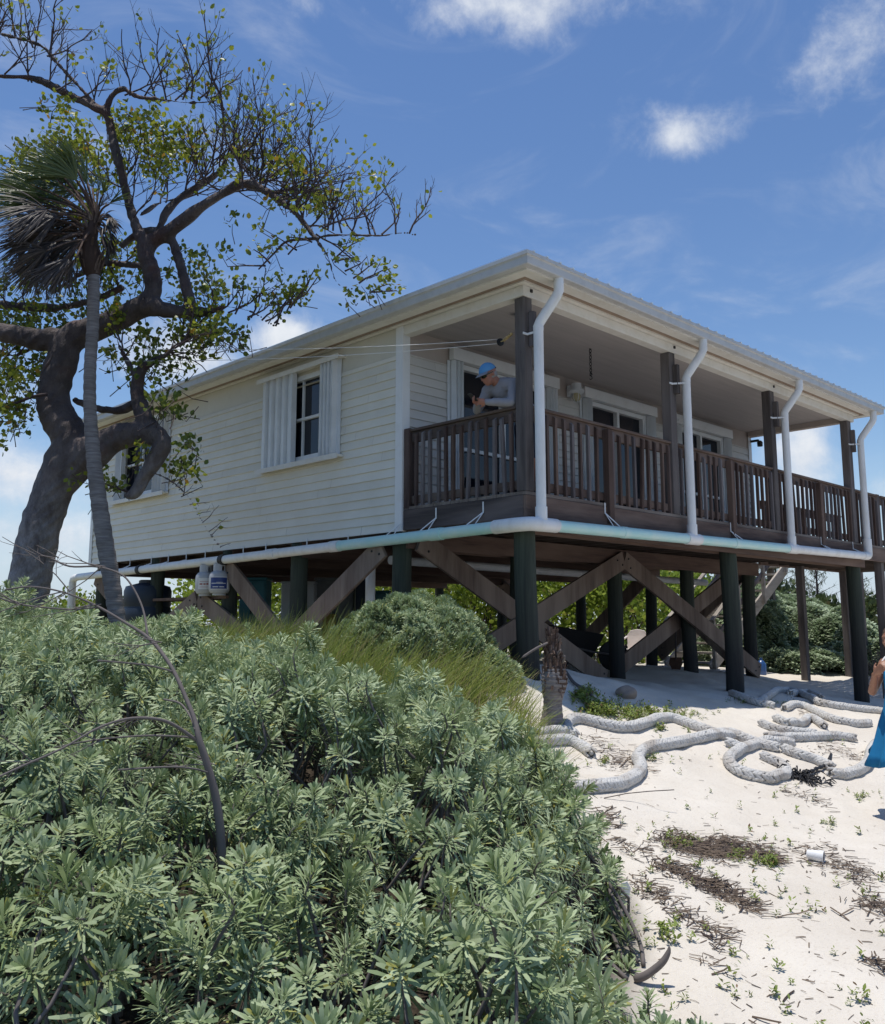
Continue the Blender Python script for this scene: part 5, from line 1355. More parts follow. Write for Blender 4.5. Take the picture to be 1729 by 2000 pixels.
s = NT('pale_stone'); n1 = s.noise(9, 6, .7); s.col(s.mix(n1, (.62, .54, .47), (.50, .44, .38))); s.bump(n1, .5, .01); s.set(.9, 0, .2)
def stone(px, py, r_, name, label, mat, sq=.75, lift=0):
    c = onground(px, py); bm = bmesh.new(); bmesh.ops.create_icosphere(bm, subdivisions=3, radius=1.0)
    for v in bm.verts:
        k = 1+.13*vnoise(v.co.x+px, v.co.y+v.co.z, 2.2, int(px))+.05*vnoise(v.co.x-v.co.z, v.co.y, 6.0, int(py)); v.co = Vector((v.co.x*r_*k*1.15, v.co.y*r_*k, v.co.z*r_*sq*k))+Vector(c)+Vector((0, 0, r_*sq*.55+lift))
    me = bpy.data.meshes.new(name); bm.to_mesh(me); bm.free(); me.materials.append(MATS[mat]); me.polygons.foreach_set('use_smooth', [True]*len(me.polygons))
    return tag(link(name, me), label, 'stone')
stone(1224, 1362, .10, 'stone', 'brown husk like stone in the shadow right of the stump', 'stone')
stone(1694, 1311, .14, 'stone', 'smooth pale boulder behind the farthest front piling', 'pale_stone', .85)
stone(997, 1288, .09, 'stone', 'pale stone beside the nearest corner piling', 'pale_stone')
p = onground(1118, 1325)
tag(MB().tube(spline([onground(1106, 1322)+np.array([0, 0, .05]), onground(1122, 1340)+np.array([0, 0, .03]), onground(1142, 1352)+np.array([0, 0, .03]), onground(1160, 1366)+np.array([0, 0, .02])], 5), [.018]*15+[.008], 7).build('driftwood_root', 'dead_twig', smooth=180), 'dark winding root lying on the shaded sand behind the stump', 'driftwood')

# ------------------------------------------------------------------ bare sapling in the foreground shrub
SB = Bark(); wS = 3.55
SAP = thing('dead_sapling', 'leafless dead sapling with long bent branches rising from the foreground shrub', 'sapling', at(431, 1660, wS))
SB.limb([(434, 1700, wS, 17.2), (431, 1628, wS, 16.4), (421, 1555, wS, 15.6), (405, 1494, wS, 13.9), (389, 1445, wS, 12.3), (381, 1409, wS+.02, 9.0), (364, 1365, wS+.06, 8.2), (340, 1312, wS+.12, 7.4), (316, 1275, wS+.17, 7.4), (289, 1245, wS+.22, 7.4), (243, 1215, wS+.25, 5.7), (182, 1180, wS+.28, 4.9), (121, 1156, wS+.3, 3.3), (60, 1146, wS+.3, 2.5), (10, 1152, wS+.3, 1.6)], 10, cut=.002)
SB.limb([(392, 1452, wS, 9.0), (377, 1441, wS, 7.4), (324, 1409, wS-.08, 6.6), (259, 1403, wS-.18, 5.7), (194, 1421, wS-.28, 4.9), (121, 1462, wS-.4, 4.1), (40, 1498, wS-.5, 3.3), (-30, 1530, wS-.6, 2.5)], 8, cut=.002)
SB.limb([(372, 1441, wS, 4.9), (356, 1439, wS+.03, 4.1), (283, 1437, wS+.1, 4.1), (182, 1446, wS+.15, 2.9), (100, 1462, wS+.2, 1.6)], 6, cut=.002)
SB.limb([(289, 1245, wS+.22, 4.9), (279, 1189, wS+.3, 4.1), (258, 1145, wS+.35, 4.1), (235, 1121, wS+.38, 3.3), (190, 1107, wS+.4, 3.3), (136, 1106, wS+.42, 2.5), (99, 1090, wS+.45, 1.6)], 6, cut=.002)
SB.limb([(190, 1186, wS+.28, 4.1), (140, 1190, wS+.25, 3.3), (81, 1186, wS+.2, 3.3), (30, 1178, wS+.2, 2.5), (-20, 1160, wS+.2, 2.5)], 6, cut=.002)
SB.limb([(338, 1312, wS+.12, 4.9), (310, 1304, wS+.1, 3.3), (270, 1297, wS+.05, 2.5), (190, 1290, wS, 1.6)], 6, cut=.002)
SB.limb([(408, 1510, wS, 4.1), (380, 1502, wS-.1, 3.3), (330, 1498, wS-.15, 2.5), (230, 1504, wS-.2, 1.6)], 6, cut=.002)
SB.limb([(381, 1425, wS, 4.9), (372, 1400, wS+.1, 3.3), (352, 1374, wS+.2, 2.9), (320, 1366, wS+.25, 2.0)], 6, cut=.002)
for px, py, a in [(121, 1156, -60), (99, 1090, -40), (60, 1486, -80), (182, 1180, -50), (182, 1446, -90), (260, 1403, -60), (190, 1107, -20), (405, 1494, -60), (300, 1255, -20), (30, 1178, -80)]:
    for k in range(3): SB.twig(at(px+k*8, py, wS), -RGT*.8+np.array([0, 0, .3*rng.normal()])+FWD*.3*rng.normal(), rng.uniform(.10, .26), .0026, 1, 0, .05)
SB.big.add(SB.tw.v, SB.tw.f)
SB.big.build('branches', 'dead_twig', SAP, smooth=180)
# ------------------------------------------------------------------ greenery behind the house and along the right
def leafbush(name, label, px, w, rx, ry, h, n, size, mat, seed, cat='bush', group=None, trunk=True, core=.55):
    r_ = np.random.default_rng(seed); c = at(px, 1220, w); c = np.array([c[0], c[1], g1(c[0], c[1])])
    t = thing(name, label, cat, c, group)
    # clumps of leaves over an uneven dome
    k = max(10, n//45); a = r_.uniform(0, 2*PI, k); q = r_.random(k)**.5; zz = r_.random(k)**.7
    cl = np.stack([np.cos(a)*rx*q*np.sqrt(1-(zz*.85)**2), np.sin(a)*ry*q*np.sqrt(1-(zz*.85)**2), h*zz], 1)
    rad = np.linalg.norm(cl/np.array([rx, ry, h]), axis=1); cl *= (np.clip(rad, .62, 1)/np.maximum(rad, .05))[:, None]*r_.uniform(.86, 1.1, k)[:, None]; cl[:, 2] = np.maximum(np.abs(cl[:, 2]), .12)
    P = np.repeat(cl, n//k, 0)+r_.normal(0, 1, (k*(n//k), 3))*np.array([rx, ry, h*.8])*.11+c
    P[:, 2] = np.maximum(P[:, 2], c[2]+.03)
    D = (P-c)/np.array([rx, ry, h])+r_.normal(0, .6, P.shape)
    V, Q = scatter([LEAF], P, frames(D, r_.uniform(0, 6.28, len(P))), size*r_.uniform(.7, 1.3, len(P)), np.zeros(len(P), int))
    npmesh('foliage', V, Q, mat, t)
    mb = MB()
    for i in range(14):
        tip = c+cl[r_.integers(0, k)]*.95; b = c+np.array([*r_.normal(0, .15*rx, 2), -.1]); mb.tube(spline([b, (b+tip)/2+r_.normal(0, .1, 3), tip], 3), [.035, .03, .027, .022, .017, .013, .009][:7], 5, cap=False)
    mb.build('stems', 'twig_bark', t, smooth=180)
    return t
for i, (px, w, rx, ry, h, lab) in enumerate([(470, 27, 1.9, 1.6, 2.3, 'bright green bush glimpsed between the teal locker and white cabinet'), (640, 29, 2.0, 1.6, 2.2, 'bright green bush showing above the grey cabinets under the house'), (780, 28, 2.0, 1.6, 2.1, 'bright green bush behind the white vertical waste pipe'),
                                             (940, 25, 1.7, 1.5, 2.3, 'bright green bush left of the nearest corner piling, behind the house'), (1075, 26, 2.0, 1.5, 2.4, 'bright green bush behind the black wheelbarrow'), (1215, 25, 1.9, 1.5, 2.5, 'tall bright green bush behind the apex of the cross braces'),
                                             (1330, 30, 2.2, 1.7, 2.4, 'green bush behind the wooden stair flight'), (1250, 33, 2.4, 1.7, 3.0, 'darker green bush rising behind the stair foot')]):
    leafbush('hedge_bush', lab, px, w, rx*1.1, ry, h*1.05, 4600, .125, 'hedge_leaf', 100+i, group='bushes behind the house')
for i, (px, w, rx, ry, h, n, lab) in enumerate([(1445, 22.5, 1.3, 1.0, 1.35, 1500, 'silvery shrub seen through the stair treads'), (1520, 24.5, 2.7, 1.9, 1.80, 4200, 'tallest silvery shrub mound right of the stairs'), (1610, 23.2, 2.0, 1.5, 1.0, 2900, 'middle silvery shrub mound sloping to the right'), (1672, 21.5, .95, .8, .70, 900, 'low end of the silvery shrubs by the farthest piling'), (1575, 21.0, 1.2, .8, .45, 800, 'low silvery green shrub in front of the tallest mound')]):
    p = at(px, 1220, w); mound('silver_shrub', lab, p, rx, ry, h, n, 200+i, 1.45, upz=2.4, rot=YAW-PI/2, group='silvery shrubs beyond the house')
for i, (px, w, rx, ry, h, lab) in enumerate([(1590, 33, 2.4, 2, 1.6, 'olive brown scrub rising behind the silvery mounds'), (1500, 36, 2.6, 2, 2.4, 'dark scrub left of the feathery trees'), (1660, 44, 2.6, 2, 2.2, 'dark bush between the last two pilings'), (1712, 50, 3.0, 2, 2.6, 'dark bush at the far right horizon'),
                                             (1790, 48, 3, 2, 2.6, 'dark bush past the right edge of the far treeline'), (1440, 42, 3.0, 2, 3.0, 'dark bush far behind the stair rails'), (1370, 45, 3.0, 2, 3.4, 'distant dark bush under the deck edge')]):
    leafbush('scrub_bush', lab, px, w, rx, ry, h, 1700, .19, 'dark_leaf', 300+i, group='scrub on the skyline')
for i, (px, w, rx, ry, h, lab) in enumerate([(120, 21, 1.3, 1.0, .95, 'yellowish low bush between the big trunk and the white drain pipe'), (165, 26, 1.6, 1.2, 1.3, 'green low bush behind the back corner of the house'), (60, 24, 1.5, 1.2, .8, 'low bush behind the thick tree trunk'), (-30, 22, 1.6, 1.2, .9, 'low bush at the left edge behind the silver shrub'),
                                             (350, 30, 2.0, 1.4, 1.2, 'small bush on the skyline left of the gas bottles'), (250, 28, 1.7, 1.3, 1.0, 'low bush behind the dark blue water tank')]):
    leafbush('low_bush', lab, px, w, rx, ry, h, 1300, .085, 'hedge_leaf' if i % 2 == 0 else 'tree_leaf_low', 400+i, group='low bushes behind the left side')
def casuarina(px, w, h, label, seed):
    r_ = np.random.default_rng(seed); c = at(px, 1220, w); c = np.array([c[0], c[1], g1(c[0], c[1])]); t = thing('casuarina_tree', label, 'tree', c, 'feathery trees on the skyline')
    MB().tube([c-[0, 0, .2], c+[.05, 0, h*.5], c+[.1, .05, h]], [.09, .06, .012], 8).build('trunk', 'twig_bark', t, smooth=180)
    V = []; Q = []; mb = MB()
    for i in range(46):
        z = h*(.22+.76*i/46); a = r_.uniform(0, 6.28); L = (h*.30)*(1-.75*i/46)*r_.uniform(.6, 1.2)
        b = c+np.array([.1*z/h, 0, z]); e = b+np.array([math.cos(a)*L, math.sin(a)*L, L*.45]); mb.tube([b, e], [.018, .006], 4, cap=False)
        for j in range(26):
            p = b+(e-b)*r_.uniform(.2, 1.05); d = np.array([math.cos(a)*.5, math.sin(a)*.5, .1])+r_.normal(0, .5, 3); l = r_.uniform(.16, .40); s_ = np.cross(d, [0, 0, 1]); s_ = s_/np.linalg.norm(s_)*.018; o = len(V)
            V += [p-s_, p+s_, p+d*l+s_*.3+np.array([0, 0, -.04]), p+d*l-s_*.3+np.array([0, 0, -.04])]; Q.append((o, o+1, o+2, o+3))
    mb.build('limbs', 'twig_bark', t); npmesh('crown', np.array(V), np.array(Q), 'needle', t, smooth=False)
casuarina(1520, 42, 4.9, 'leaning feathery tree nearest the wooden walkway post', 1); casuarina(1600, 46, 5.3, 'thin feathery tree with an open top right of walkway post', 2); casuarina(1562, 52, 5.0, 'farther feathery tree between the two nearer ones', 3)
casuarina(1690, 60, 4.6, 'small feathery tree low on the right skyline', 4); casuarina(1480, 55, 5.0, 'feathery tree half hidden by the stair flight', 5)
# dry brush by the right edge
DBR = thing('dry_brush', 'grey tangle of dry bare brush behind the farthest piling', 'brush', at(1712, 1260, 21)); mb = MB()
for i in range(420):
    c = at(1712+rng.normal(0, 26), 1220, 21.5+rng.normal(0, .7)); p = np.array([c[0], c[1], g1(c[0], c[1])]); d = np.array([*rng.normal(0, .5, 2), .7]); L = rng.uniform(.3, .95)
    mb.tube([p, p+d*L*.5+rng.normal(0, .05, 3), p+d*L+rng.normal(0, .1, 3)], [.008, .006, .003], 4, cap=False)
mb.build('stems', 'dead_twig', DBR)
s = NT('concrete'); n1 = s.noise(6, 6, .7); s.col(s.mix(n1, (.52, .50, .46), (.36, .34, .31))); s.set(.9, 0, .2)
p = at(1705, 1245, 25); zb = g1(p[0], p[1]); a = RGT*.9
mb = MB().bar(np.array([p[0], p[1], zb+.36])-RGT*.3, np.array([p[0], p[1], zb+.36])+RGT*1.6, .3, .9); tag(mb.build('concrete_wall', 'concrete', bevel=.02), 'low pale concrete wall half buried behind the dry brush', 'wall')

# ------------------------------------------------------------------ walkway and stairs at the far end of the porch
WK = thing('raised_walkway', 'weathered plank walkway with picket railing continuing past the porch end', 'walkway', (11, 1, g1(11, 1)))
mb = MB(); boards(mb, HL+.07, XE, .003, PB-.03); boards(mb, 13.1, 14.5, PB-.02, 4.4); mb.build('deck', 'deck_wood', WK)
MB().box(HL+.064, -.002, -.285, XE, .04, -.04).box(HL+.07, PB-.07, -.285, 13.1, PB-.03, -.04).build('rim_board', 'rim_wood_x', WK, bevel=.004)
mb = MB()
for x in np.arange(HL+.4, XE, .45): mb.box(x, .042, -.262, x+.04, PB-.072, -.037)
mb.build('floor_joists', 'joist_wood', WK)
_h = house; house = WK
railrun(0, 9.03, 10.13, .045, 7, ()); railrun(0, 10.27, 13.8, .045, 24, (11.5,))
railrun(0, HL+.15, 13.0, PB-.115, 14, (11.0,))
for x, y in [(10.2, .115), (10.78, 1.88), (13.2, .115), (13.0, 1.90), (13.2, 4.25), (14.4, 4.25), (14.4, 2.1)]:
    MB().box(x-.07, y-.07, g1(x, y)-.2, x+.07, y+.07, -.04 if y > .2 else .99).build('walkway_post', 'post_wood', WK, bevel=.008)
house = _h
woodmat('stair_wood', 0, (.36, .32, .28), (.20, .175, .15), (.46, .42, .37))
STR = thing('wooden_stairs', 'pale wooden stair flight with handrails rising behind the house to the walkway', 'stairs', (11, 3.8, g1(9.7, 3.8)))
xa, xb, za, zb = 9.55, 13.1, g1(9.55, 3.8)-.03, -.03; sl = (zb-za)/(xb-xa)
for y in (3.28, 4.28): MB().bar((xa, y, za+.02), (xb, y, zb-.12), .045, .25).build('stringer', 'stair_wood', STR)
nst = 12
for i in range(nst):
    x = xa+(xb-xa)*(i+.6)/nst; z = za+(zb-za)*(i+.8)/nst
    MB().box(x-.14, 3.305, z-.04, x+.12, 4.255, z).build('tread', 'stair_wood', STR)
for y in (3.25, 4.31):
    MB().bar((xa+.05, y, za+.98), (xb, y, zb+.92), .09, .04).build('handrail', 'stair_wood', STR)
    MB().bar((xa+.05, y, za+.55), (xb, y, zb+.50), .035, .09).build('handrail', 'rail_wood_grey', STR)
    for t in (.02, .33, .66, .98):
        x = xa+(xb-xa)*t; z = za+(zb-za)*t; MB().box(x-.035, y-.035-(.03 if y < 4 else -.03), z-.15, x+.035, y+.035-(.03 if y < 4 else -.03), z+.94).build('rail_post', 'stair_wood', STR)

# ------------------------------------------------------------------ things kept under the house
s = NT('tank_grey'); s.col(s.mix(s.noise(5, 4), (.50, .51, .53), (.40, .41, .43))); s.set(.4, 0, .5)
s = NT('label_blue'); s.col((.02, .045, .19)); s.set(.4)
s = NT('label_white'); s.col((.74, .73, .72)); s.set(.5)
s = NT('label_red'); s.col((.42, .17, .15)); s.set(.5)
s = NT('teal_plastic'); s.col(s.mix(s.noise(4, 4), (.055, .20, .22), (.035, .14, .16))); s.set(.45, 0, .4)
s = NT('navy_plastic'); s.col((.020, .032, .055)); s.set(.5, 0, .4)
s = NT('yellow_plastic'); s.col((.45, .30, .04)); s.set(.5)
s = NT('black_plastic'); s.col((.012, .012, .014)); s.set(.42, 0, .5)
painted('grey_cabinet', (.34, .35, .34), (.26, .26, .25), .6, 4)
painted('chair_white', (.78, .70, .66), (.70, .62, .58), .45, 4)
s = NT('rust_iron'); s.col(s.mix(s.noise(20, 5), (.13, .065, .040), (.06, .04, .03))); s.set(.8, .2, .3)
zs_ = -.985
SH = MB().box(-.03, 5.95, zs_-.045, .42, 8.5, zs_-.0).build('plank_shelf', 'beam_wood'); tag(SH, 'plank shelf fixed between pilings carrying the gas bottles', 'shelf')
def gas(px, w, label, blue):
    c = at(px, 1160, w); c[2] = zs_; t = thing('gas_bottle', label, 'gas bottle', c)
    MB().lathe(c, [(.10, 0), (.10, .03), (.06, .03), (.13, .035), (.153, .075), (.158, .10), (.158, .27), (.150, .315), (.12, .355), (.07, .375), (.02, .378)], 28).build('body', 'tank_grey', t, smooth=40)
    tc_ = (CAM-c); tc_[2] = 0; tc_ /= np.linalg.norm(tc_); sd = np.cross(tc_, (0, 0, 1))*-1
    mb = MB()
    for k in range(14):
        a0, a1 = [2*PI*(k+q)/14 for q in (0, 1)]
        if k % 5 == 0: zl_, zh_ = .44, .475
        else: zl_, zh_ = .365, .475
        pts = [c+np.array([math.cos(a)*r_, math.sin(a)*r_, z]) for z in (zl_, zh_) for a, r_ in ((a0, .098), (a1, .098), (a1, .090), (a0, .090))]; mb.hexa(pts)
    mb.build('collar', 'tank_grey', t)
    MB().lathe(c, [(.022, .37), (.022, .42), (.035, .425), (.035, .445), (.01, .45)], 10).build('valve', 'black_rubber', t)
    def patch(name, mat, h0, h1, a0, a1, off):
        mb = MB(); n = 10; V = []
        for i in range(n+1):
            a = a0+(a1-a0)*i/n; q = tc_*math.cos(a)+sd*math.sin(a); V += [c+q*off+np.array([0, 0, h0]), c+q*off+np.array([0, 0, h1])]
        mb.add(V, [(2*i, 2*i+2, 2*i+3, 2*i+1) for i in range(n)]); return mb.build(name, mat, t, smooth=180)
    if blue:
        patch('label', 'label_white', .085, .275, -.95, .95, .1595); patch('label', 'label_blue', .095, .265, -.92, .75, .1610)
        for h0, h1, a0, a1 in ((.118, .130, -.65, -.1), (.118, .130, .0, .45), (.172, .182, -.80, .60), (.188, .194, -.30, .30)): patch('label_print', 'label_white', h0, h1, a0, a1, .1622)
    else:
        patch('label', 'label_white', .10, .27, -.75, .4, .1595)
        for h0, h1, a0, a1 in ((.165, .19, -.6, -.3), (.165, .19, -.22, .0), (.165, .195, .06, .26), (.13, .136, -.6, .2), (.215, .221, -.6, .25)): patch('label_print', 'label_red', h0, h1, a0, a1, .1608)
gas(428, 13.85, 'grey gas bottle with a blue label, nearer of the pair on the shelf', True); gas(401, 14.15, 'grey gas bottle with a pale label, left of the blue labelled one', False)
def ubox(name, label, cat, px0, px1, py0, w, d, mat, h=None, lid=None, door=True):
    """upright cupboard or locker standing on the ground, its front facing the viewer's side"""
    c = at((px0+px1)/2, 1220, w); wd = (px1-px0)/FPX*w; zt_ = at((px0+px1)/2, py0, w)[2]; zb_ = g1(c[0], c[1])-.03
    t = thing(name, label, cat, (c[0], c[1], zb_)); f = np.array([-FWD[0], -FWD[1], 0]); r_ = RGT
    def B(a0, a1, o0, o1, z0, z1): return [np.array([c[0], c[1], z])+r_*a-f*o for z in (z0, z1) for a, o in ((a0, o0), (a1, o0), (a1, o1), (a0, o1))]
    MB().hexa(B(-wd/2, wd/2, 0, d, zb_, zt_)).build('body', mat, t, bevel=.015)
    MB().hexa(B(-wd/2-.012, wd/2+.012, -.015, d+.012, zt_, zt_+.045)).build('lid' if lid else 'top', lid or mat, t, bevel=.01)
    if door:
        m = MB().hexa(B(-wd/2+.03, -.006, -.012, -.001, zb_+.08, zt_-.03)).hexa(B(.006, wd/2-.03, -.012, -.001, zb_+.08, zt_-.03)); m.build('door', mat, t, bevel=.004)
        MB().hexa(B(-.03, -.015, -.035, -.013, (zb_+zt_)/2-.05, (zb_+zt_)/2+.06)).build('handle', 'black_plastic', t)
    return t
ubox('storage_locker', 'teal plastic locker standing behind the crossed braces', 'locker', 466, 518, 1133, 15.6, .5, 'teal_plastic')
ubox('white_cabinet', 'white cabinet left of the second side piling', 'cabinet', 548, 612, 1140, 16.8, .5, 'white_trim')
ubox('grey_cabinet', 'tall grey cabinet behind the long sloping brace', 'cabinet', 614, 690, 1133, 17.2, .5, 'grey_cabinet')
ubox('navy_cabinet', 'dark navy cupboard right of the grey cabinet', 'cabinet', 694, 728, 1128, 17.0, .5, 'navy_plastic')
ubox('teal_crate', 'teal crate showing beside the white waste pipe', 'crate', 728, 760, 1158, 17.2, .4, 'teal_plastic', door=False)
ubox('yellow_crate', 'small yellow crate at the foot of the grey cabinet', 'crate', 630, 652, 1204, 16.4, .35, 'yellow_plastic', door=False)
p = at(288, 1180, 15.9); p[2] = g1(p[0], p[1])
TK = thing('water_tank', 'dark navy water tank between the last side pilings', 'tank', p)
MB().lathe(p, [(.36, 0), (.40, .03), (.40, .20), (.385, .22), (.385, .24), (.40, .26), (.40, .48), (.385, .50), (.385, .52), (.40, .54), (.40, .78), (.37, .86), (.16, .92), (.14, .92)], 32).build('body', 'navy_plastic', TK, smooth=40)
MB().lathe(p+[0, 0, .92], [(.16, 0), (.16, .04), (.13, .055), (.02, .055)], 20).build('lid', 'black_plastic', TK, smooth=40)
# wheelbarrow
c = at(1116, 1260, 15.3); c[2] = g1(c[0], c[1]); WB = thing('wheelbarrow', 'black tub wheelbarrow parked behind the nearest corner piling', 'wheelbarrow', c)
fx, fy = RGT.copy(), FWD.copy(); U3 = np.array([0, 0, 1.0])
def Wp(a, b, z): return c+(fx*a+fy*b+U3*z)*1.28
mb = MB(); V = []
tops = [(-.42, -.30, .60), (.40, -.24, .46), (.40, .24, .46), (-.42, .30, .60)]; bots = [(-.22, -.20, .22), (.24, -.14, .16), (.24, .14, .16), (-.22, .20, .22)]
inn = [(a*.96, b*.95, z+.004) for a, b, z in tops]; bi = [(a*.95, b*.94, z+.03) for a, b, z in bots]
V = [Wp(*q) for q in bots+tops+inn+bi]
Fc = [(3, 2, 1, 0)]+[(i, (i+1) % 4, 4+(i+1) % 4, 4+i) for i in range(4)]+[(4+i, 4+(i+1) % 4, 8+(i+1) % 4, 8+i) for i in range(4)]+[(8+i, 8+(i+1) % 4, 12+(i+1) % 4, 12+i) for i in range(4)]+[(12, 13, 14, 15)]
mb.add(V, Fc).build('tub', 'black_plastic', WB, smooth=35, bevel=.02)
for sg in (-1, 1):
    MB().tube([Wp(.56, sg*.05, .20), Wp(.28, sg*.16, .235), Wp(-.25, sg*.25, .36), Wp(-.80, sg*.30, .56)], .018, 8).build('handle', 'dead_twig', WB, smooth=180)
    MB().tube([Wp(-.22, sg*.24, .33), Wp(-.28, sg*.25, .0), Wp(-.12, sg*.22, .0), Wp(-.02, sg*.20, .28)], .014, 8).build('leg', 'black_plastic', WB, smooth=180)
wh = MB().lathe(Wp(.54, -.045, .19), [(.13, 0), (.235, .005), (.25, .045), (.235, .085), (.13, .09)], 24, axis=fy).build('wheel', 'black_rubber', WB, smooth=40)
MB().lathe(Wp(.54, -.05, .19), [(.03, 0), (.105, .01), (.105, .09), (.03, .10)], 16, axis=fy).build('rim', 'tank_grey', wh, smooth=40)
# plastic garden chair
c = at(1242, 1260, 20.6); c[2] = g1(c[0], c[1]); CH = thing('garden_chair', 'white plastic garden chair beside the stair foot', 'chair', c)
fx = -RGT*.35-FWD*.94; fx[2] = 0; fy = np.cross(U3, fx)
def Cp(a, b, z): return c+fx*a+fy*b+U3*z
def slab(cs, th, name, par=CH):
    n = np.cross(cs[1]-cs[0], cs[2]-cs[0]); n = n/np.linalg.norm(n)*th; return MB().prism(cs, n).build(name, 'chair_white', par, bevel=.008)
slab([Cp(.25, -.24, .42), Cp(.25, .24, .42), Cp(-.20, .21, .39), Cp(-.20, -.21, .39)], .025, 'seat')
arc = [Cp(-.20-.10*t, .23*math.cos(PI*q/8)*(1 if True else 0), .38+.48*math.sin(PI*q/8)) for q in range(9) for t in (1,)]
MB().prism([Cp(-.22, .21, .40), Cp(-.31, .24, .72), Cp(-.33, .16, .84), Cp(-.34, 0, .87), Cp(-.33, -.16, .84), Cp(-.31, -.24, .72), Cp(-.22, -.21, .40)], fx*.02).build('backrest', 'chair_white', CH, bevel=.006)
for sg in (-1, 1):
    MB().bar(Cp(.26, sg*.27, .0), Cp(.20, sg*.25, .64), .045, .03).build('leg', 'chair_white', CH, bevel=.006); MB().bar(Cp(-.30, sg*.25, .0), Cp(-.20, sg*.22, .42), .045, .03).build('leg', 'chair_white', CH, bevel=.006)
    MB().tube(spline([Cp(.22, sg*.25, .63), Cp(.10, sg*.28, .66), Cp(-.12, sg*.27, .66), Cp(-.29, sg*.24, .70)], 4), .022, 8).build('armrest', 'chair_white', CH, smooth=180)
# spade leaning on the brace
p = np.array([7.05, 2.55, 0]); p[2] = g1(p[0], p[1]); SPD = thing('spade', 'rusty spade leaning upright near the crossing braces', 'spade', p)
tp = p+np.array([-.10, -.10, 1.15]); MB().tube([p+[0, 0, .18], tp], .017, 8).build('shaft', 'rail_wood_grey', SPD, smooth=180)
MB().prism([p+RGT*a+np.array([0, 0, z]) for a, z in ((-.10, .21), (.10, .21), (.12, .10), (.07, -.01), (0, -.03), (-.07, -.01), (-.12, .10))], FWD*.012).build('blade', 'rust_iron', SPD)
# wire trap
c = at(1170, 1270, 20.9); c[2] = g1(c[0], c[1]); TP = MB(); rx_, ry_, hh_ = .36, .25, .33
for i in range(11):
    a = -rx_+2*rx_*i/10
    for b in (-ry_, ry_): TP.bar(c+RGT*a+FWD*b, c+RGT*a+FWD*b+U3*hh_, .007, .007, up=RGT)
for k in range(6):
    z = hh_*k/5
    for b in (-ry_, ry_): TP.bar(c-RGT*rx_+FWD*b+U3*z, c+RGT*rx_+FWD*b+U3*z, .007, .007)
    for a in (-rx_, rx_): TP.bar(c+RGT*a-FWD*ry_+U3*z, c+RGT*a+FWD*ry_+U3*z, .007, .007)
tag(TP.build('wire_trap', 'rust_iron'), 'rusty wire fish trap on the sand beyond the wheelbarrow', 'trap')
c = at(1486, 1275, 19); c[2] = g1(c[0], c[1]); s = NT('bottle_blue'); s.col((.03, .09, .26)); s.set(.25, 0, .5)
tag(MB().lathe(c, [(.09, 0), (.10, .02), (.10, .22), (.05, .29), (.03, .30), (.03, .35)], 16).build('blue_jug', 'bottle_blue', smooth=40), 'blue plastic jug standing before the silvery shrub mound', 'jug')

# ------------------------------------------------------------------ clothes line and hanging chain
s = NT('line_white'); s.col((.80, .79, .76)); s.set(.6)
s = NT('dark_steel'); s.col((.03, .03, .032)); s.set(.45, .7, .5)
s = NT('old_rope'); s.col((.45, .33, .15)); s.set(.9)
def onplane(px, py, ax, val):
    v = ray(px, py); return CAM+v*((val-CAM[ax])/v[ax])
pu = onplane(977, 668, 0, .09)
CLN = thing('clothes_line', 'twin white clothes line strung from porch corner post to the big tree', 'clothes line', pu)
for dz, x1, y1 in ((.055, 186, 678), (-.025, 186, 704)):
    e = at(x1, y1, 11.15); st = pu+np.array([0, 0, dz*.6]); pts = [st+(e-st)*t+np.array([0, 0, -.16*4*t*(1-t)*.45]) for t in np.linspace(0, 1, 26)]
    MB().tube(pts, .0034, 5).build('line', 'line_white', CLN, smooth=180)
MB().lathe(pu+np.array([0, -.012, 0]), [(.012, 0), (.045, .004), (.036, .012), (.045, .020), (.012, .024)], 18, axis=(.3, 1, 0)).build('pulley', 'dark_steel', CLN, smooth=40)
mb = MB(); q0 = pu+np.array([.0, -.05, .005]); q1 = np.array([.02, .19, pu[2]+.03])
for k in range(5):
    t = (k+.5)/5; m = q0+(q1-q0)*t; mb.lathe(m, [(.012, -.012), (.019, -.006), (.019, .006), (.012, .012)], 8, axis=q1-q0)
mb.tube([q0, q1], .008, 6); mb.tube([q0, pu+np.array([0, .05, 0])], .006, 6); mb.build('tie', 'old_rope', CLN, smooth=180)
ct = CAM+ray(1153, 676)*((2.324-CAM[2])/ray(1153, 676)[2]); CHN = MB(); zb_ = ct[2]
cb = zpix(ct[0], ct[1], 733); nl = 9; ll = (ct[2]-cb)/nl
for k in range(nl):
    zc_ = ct[2]-ll*(k+.5); a = (k % 2)*PI/2; u = np.array([math.cos(a), math.sin(a), 0]); pts = [np.array([ct[0], ct[1], zc_])+u*.016*math.cos(q)+U3*(ll*.62)*math.sin(q) for q in np.linspace(0, 2*PI, 13)]
    CHN.tube(pts, .0055, 6, cap=False)
bz = np.array([ct[0], ct[1], cb]); CHN.tube([bz+U3*.01+RGT*x+U3*z for x, z in ((.02, .0), (.012, .02), (-.012, .012), (-.014, -.012), (.014, -.03), (.016, -.055), (-.004, -.07), (-.02, -.058))], .006, 6)
tag(CHN.build('hanging_chain', 'dark_steel', smooth=180), 'dark chain with a hook hanging from the porch ceiling', 'chain')
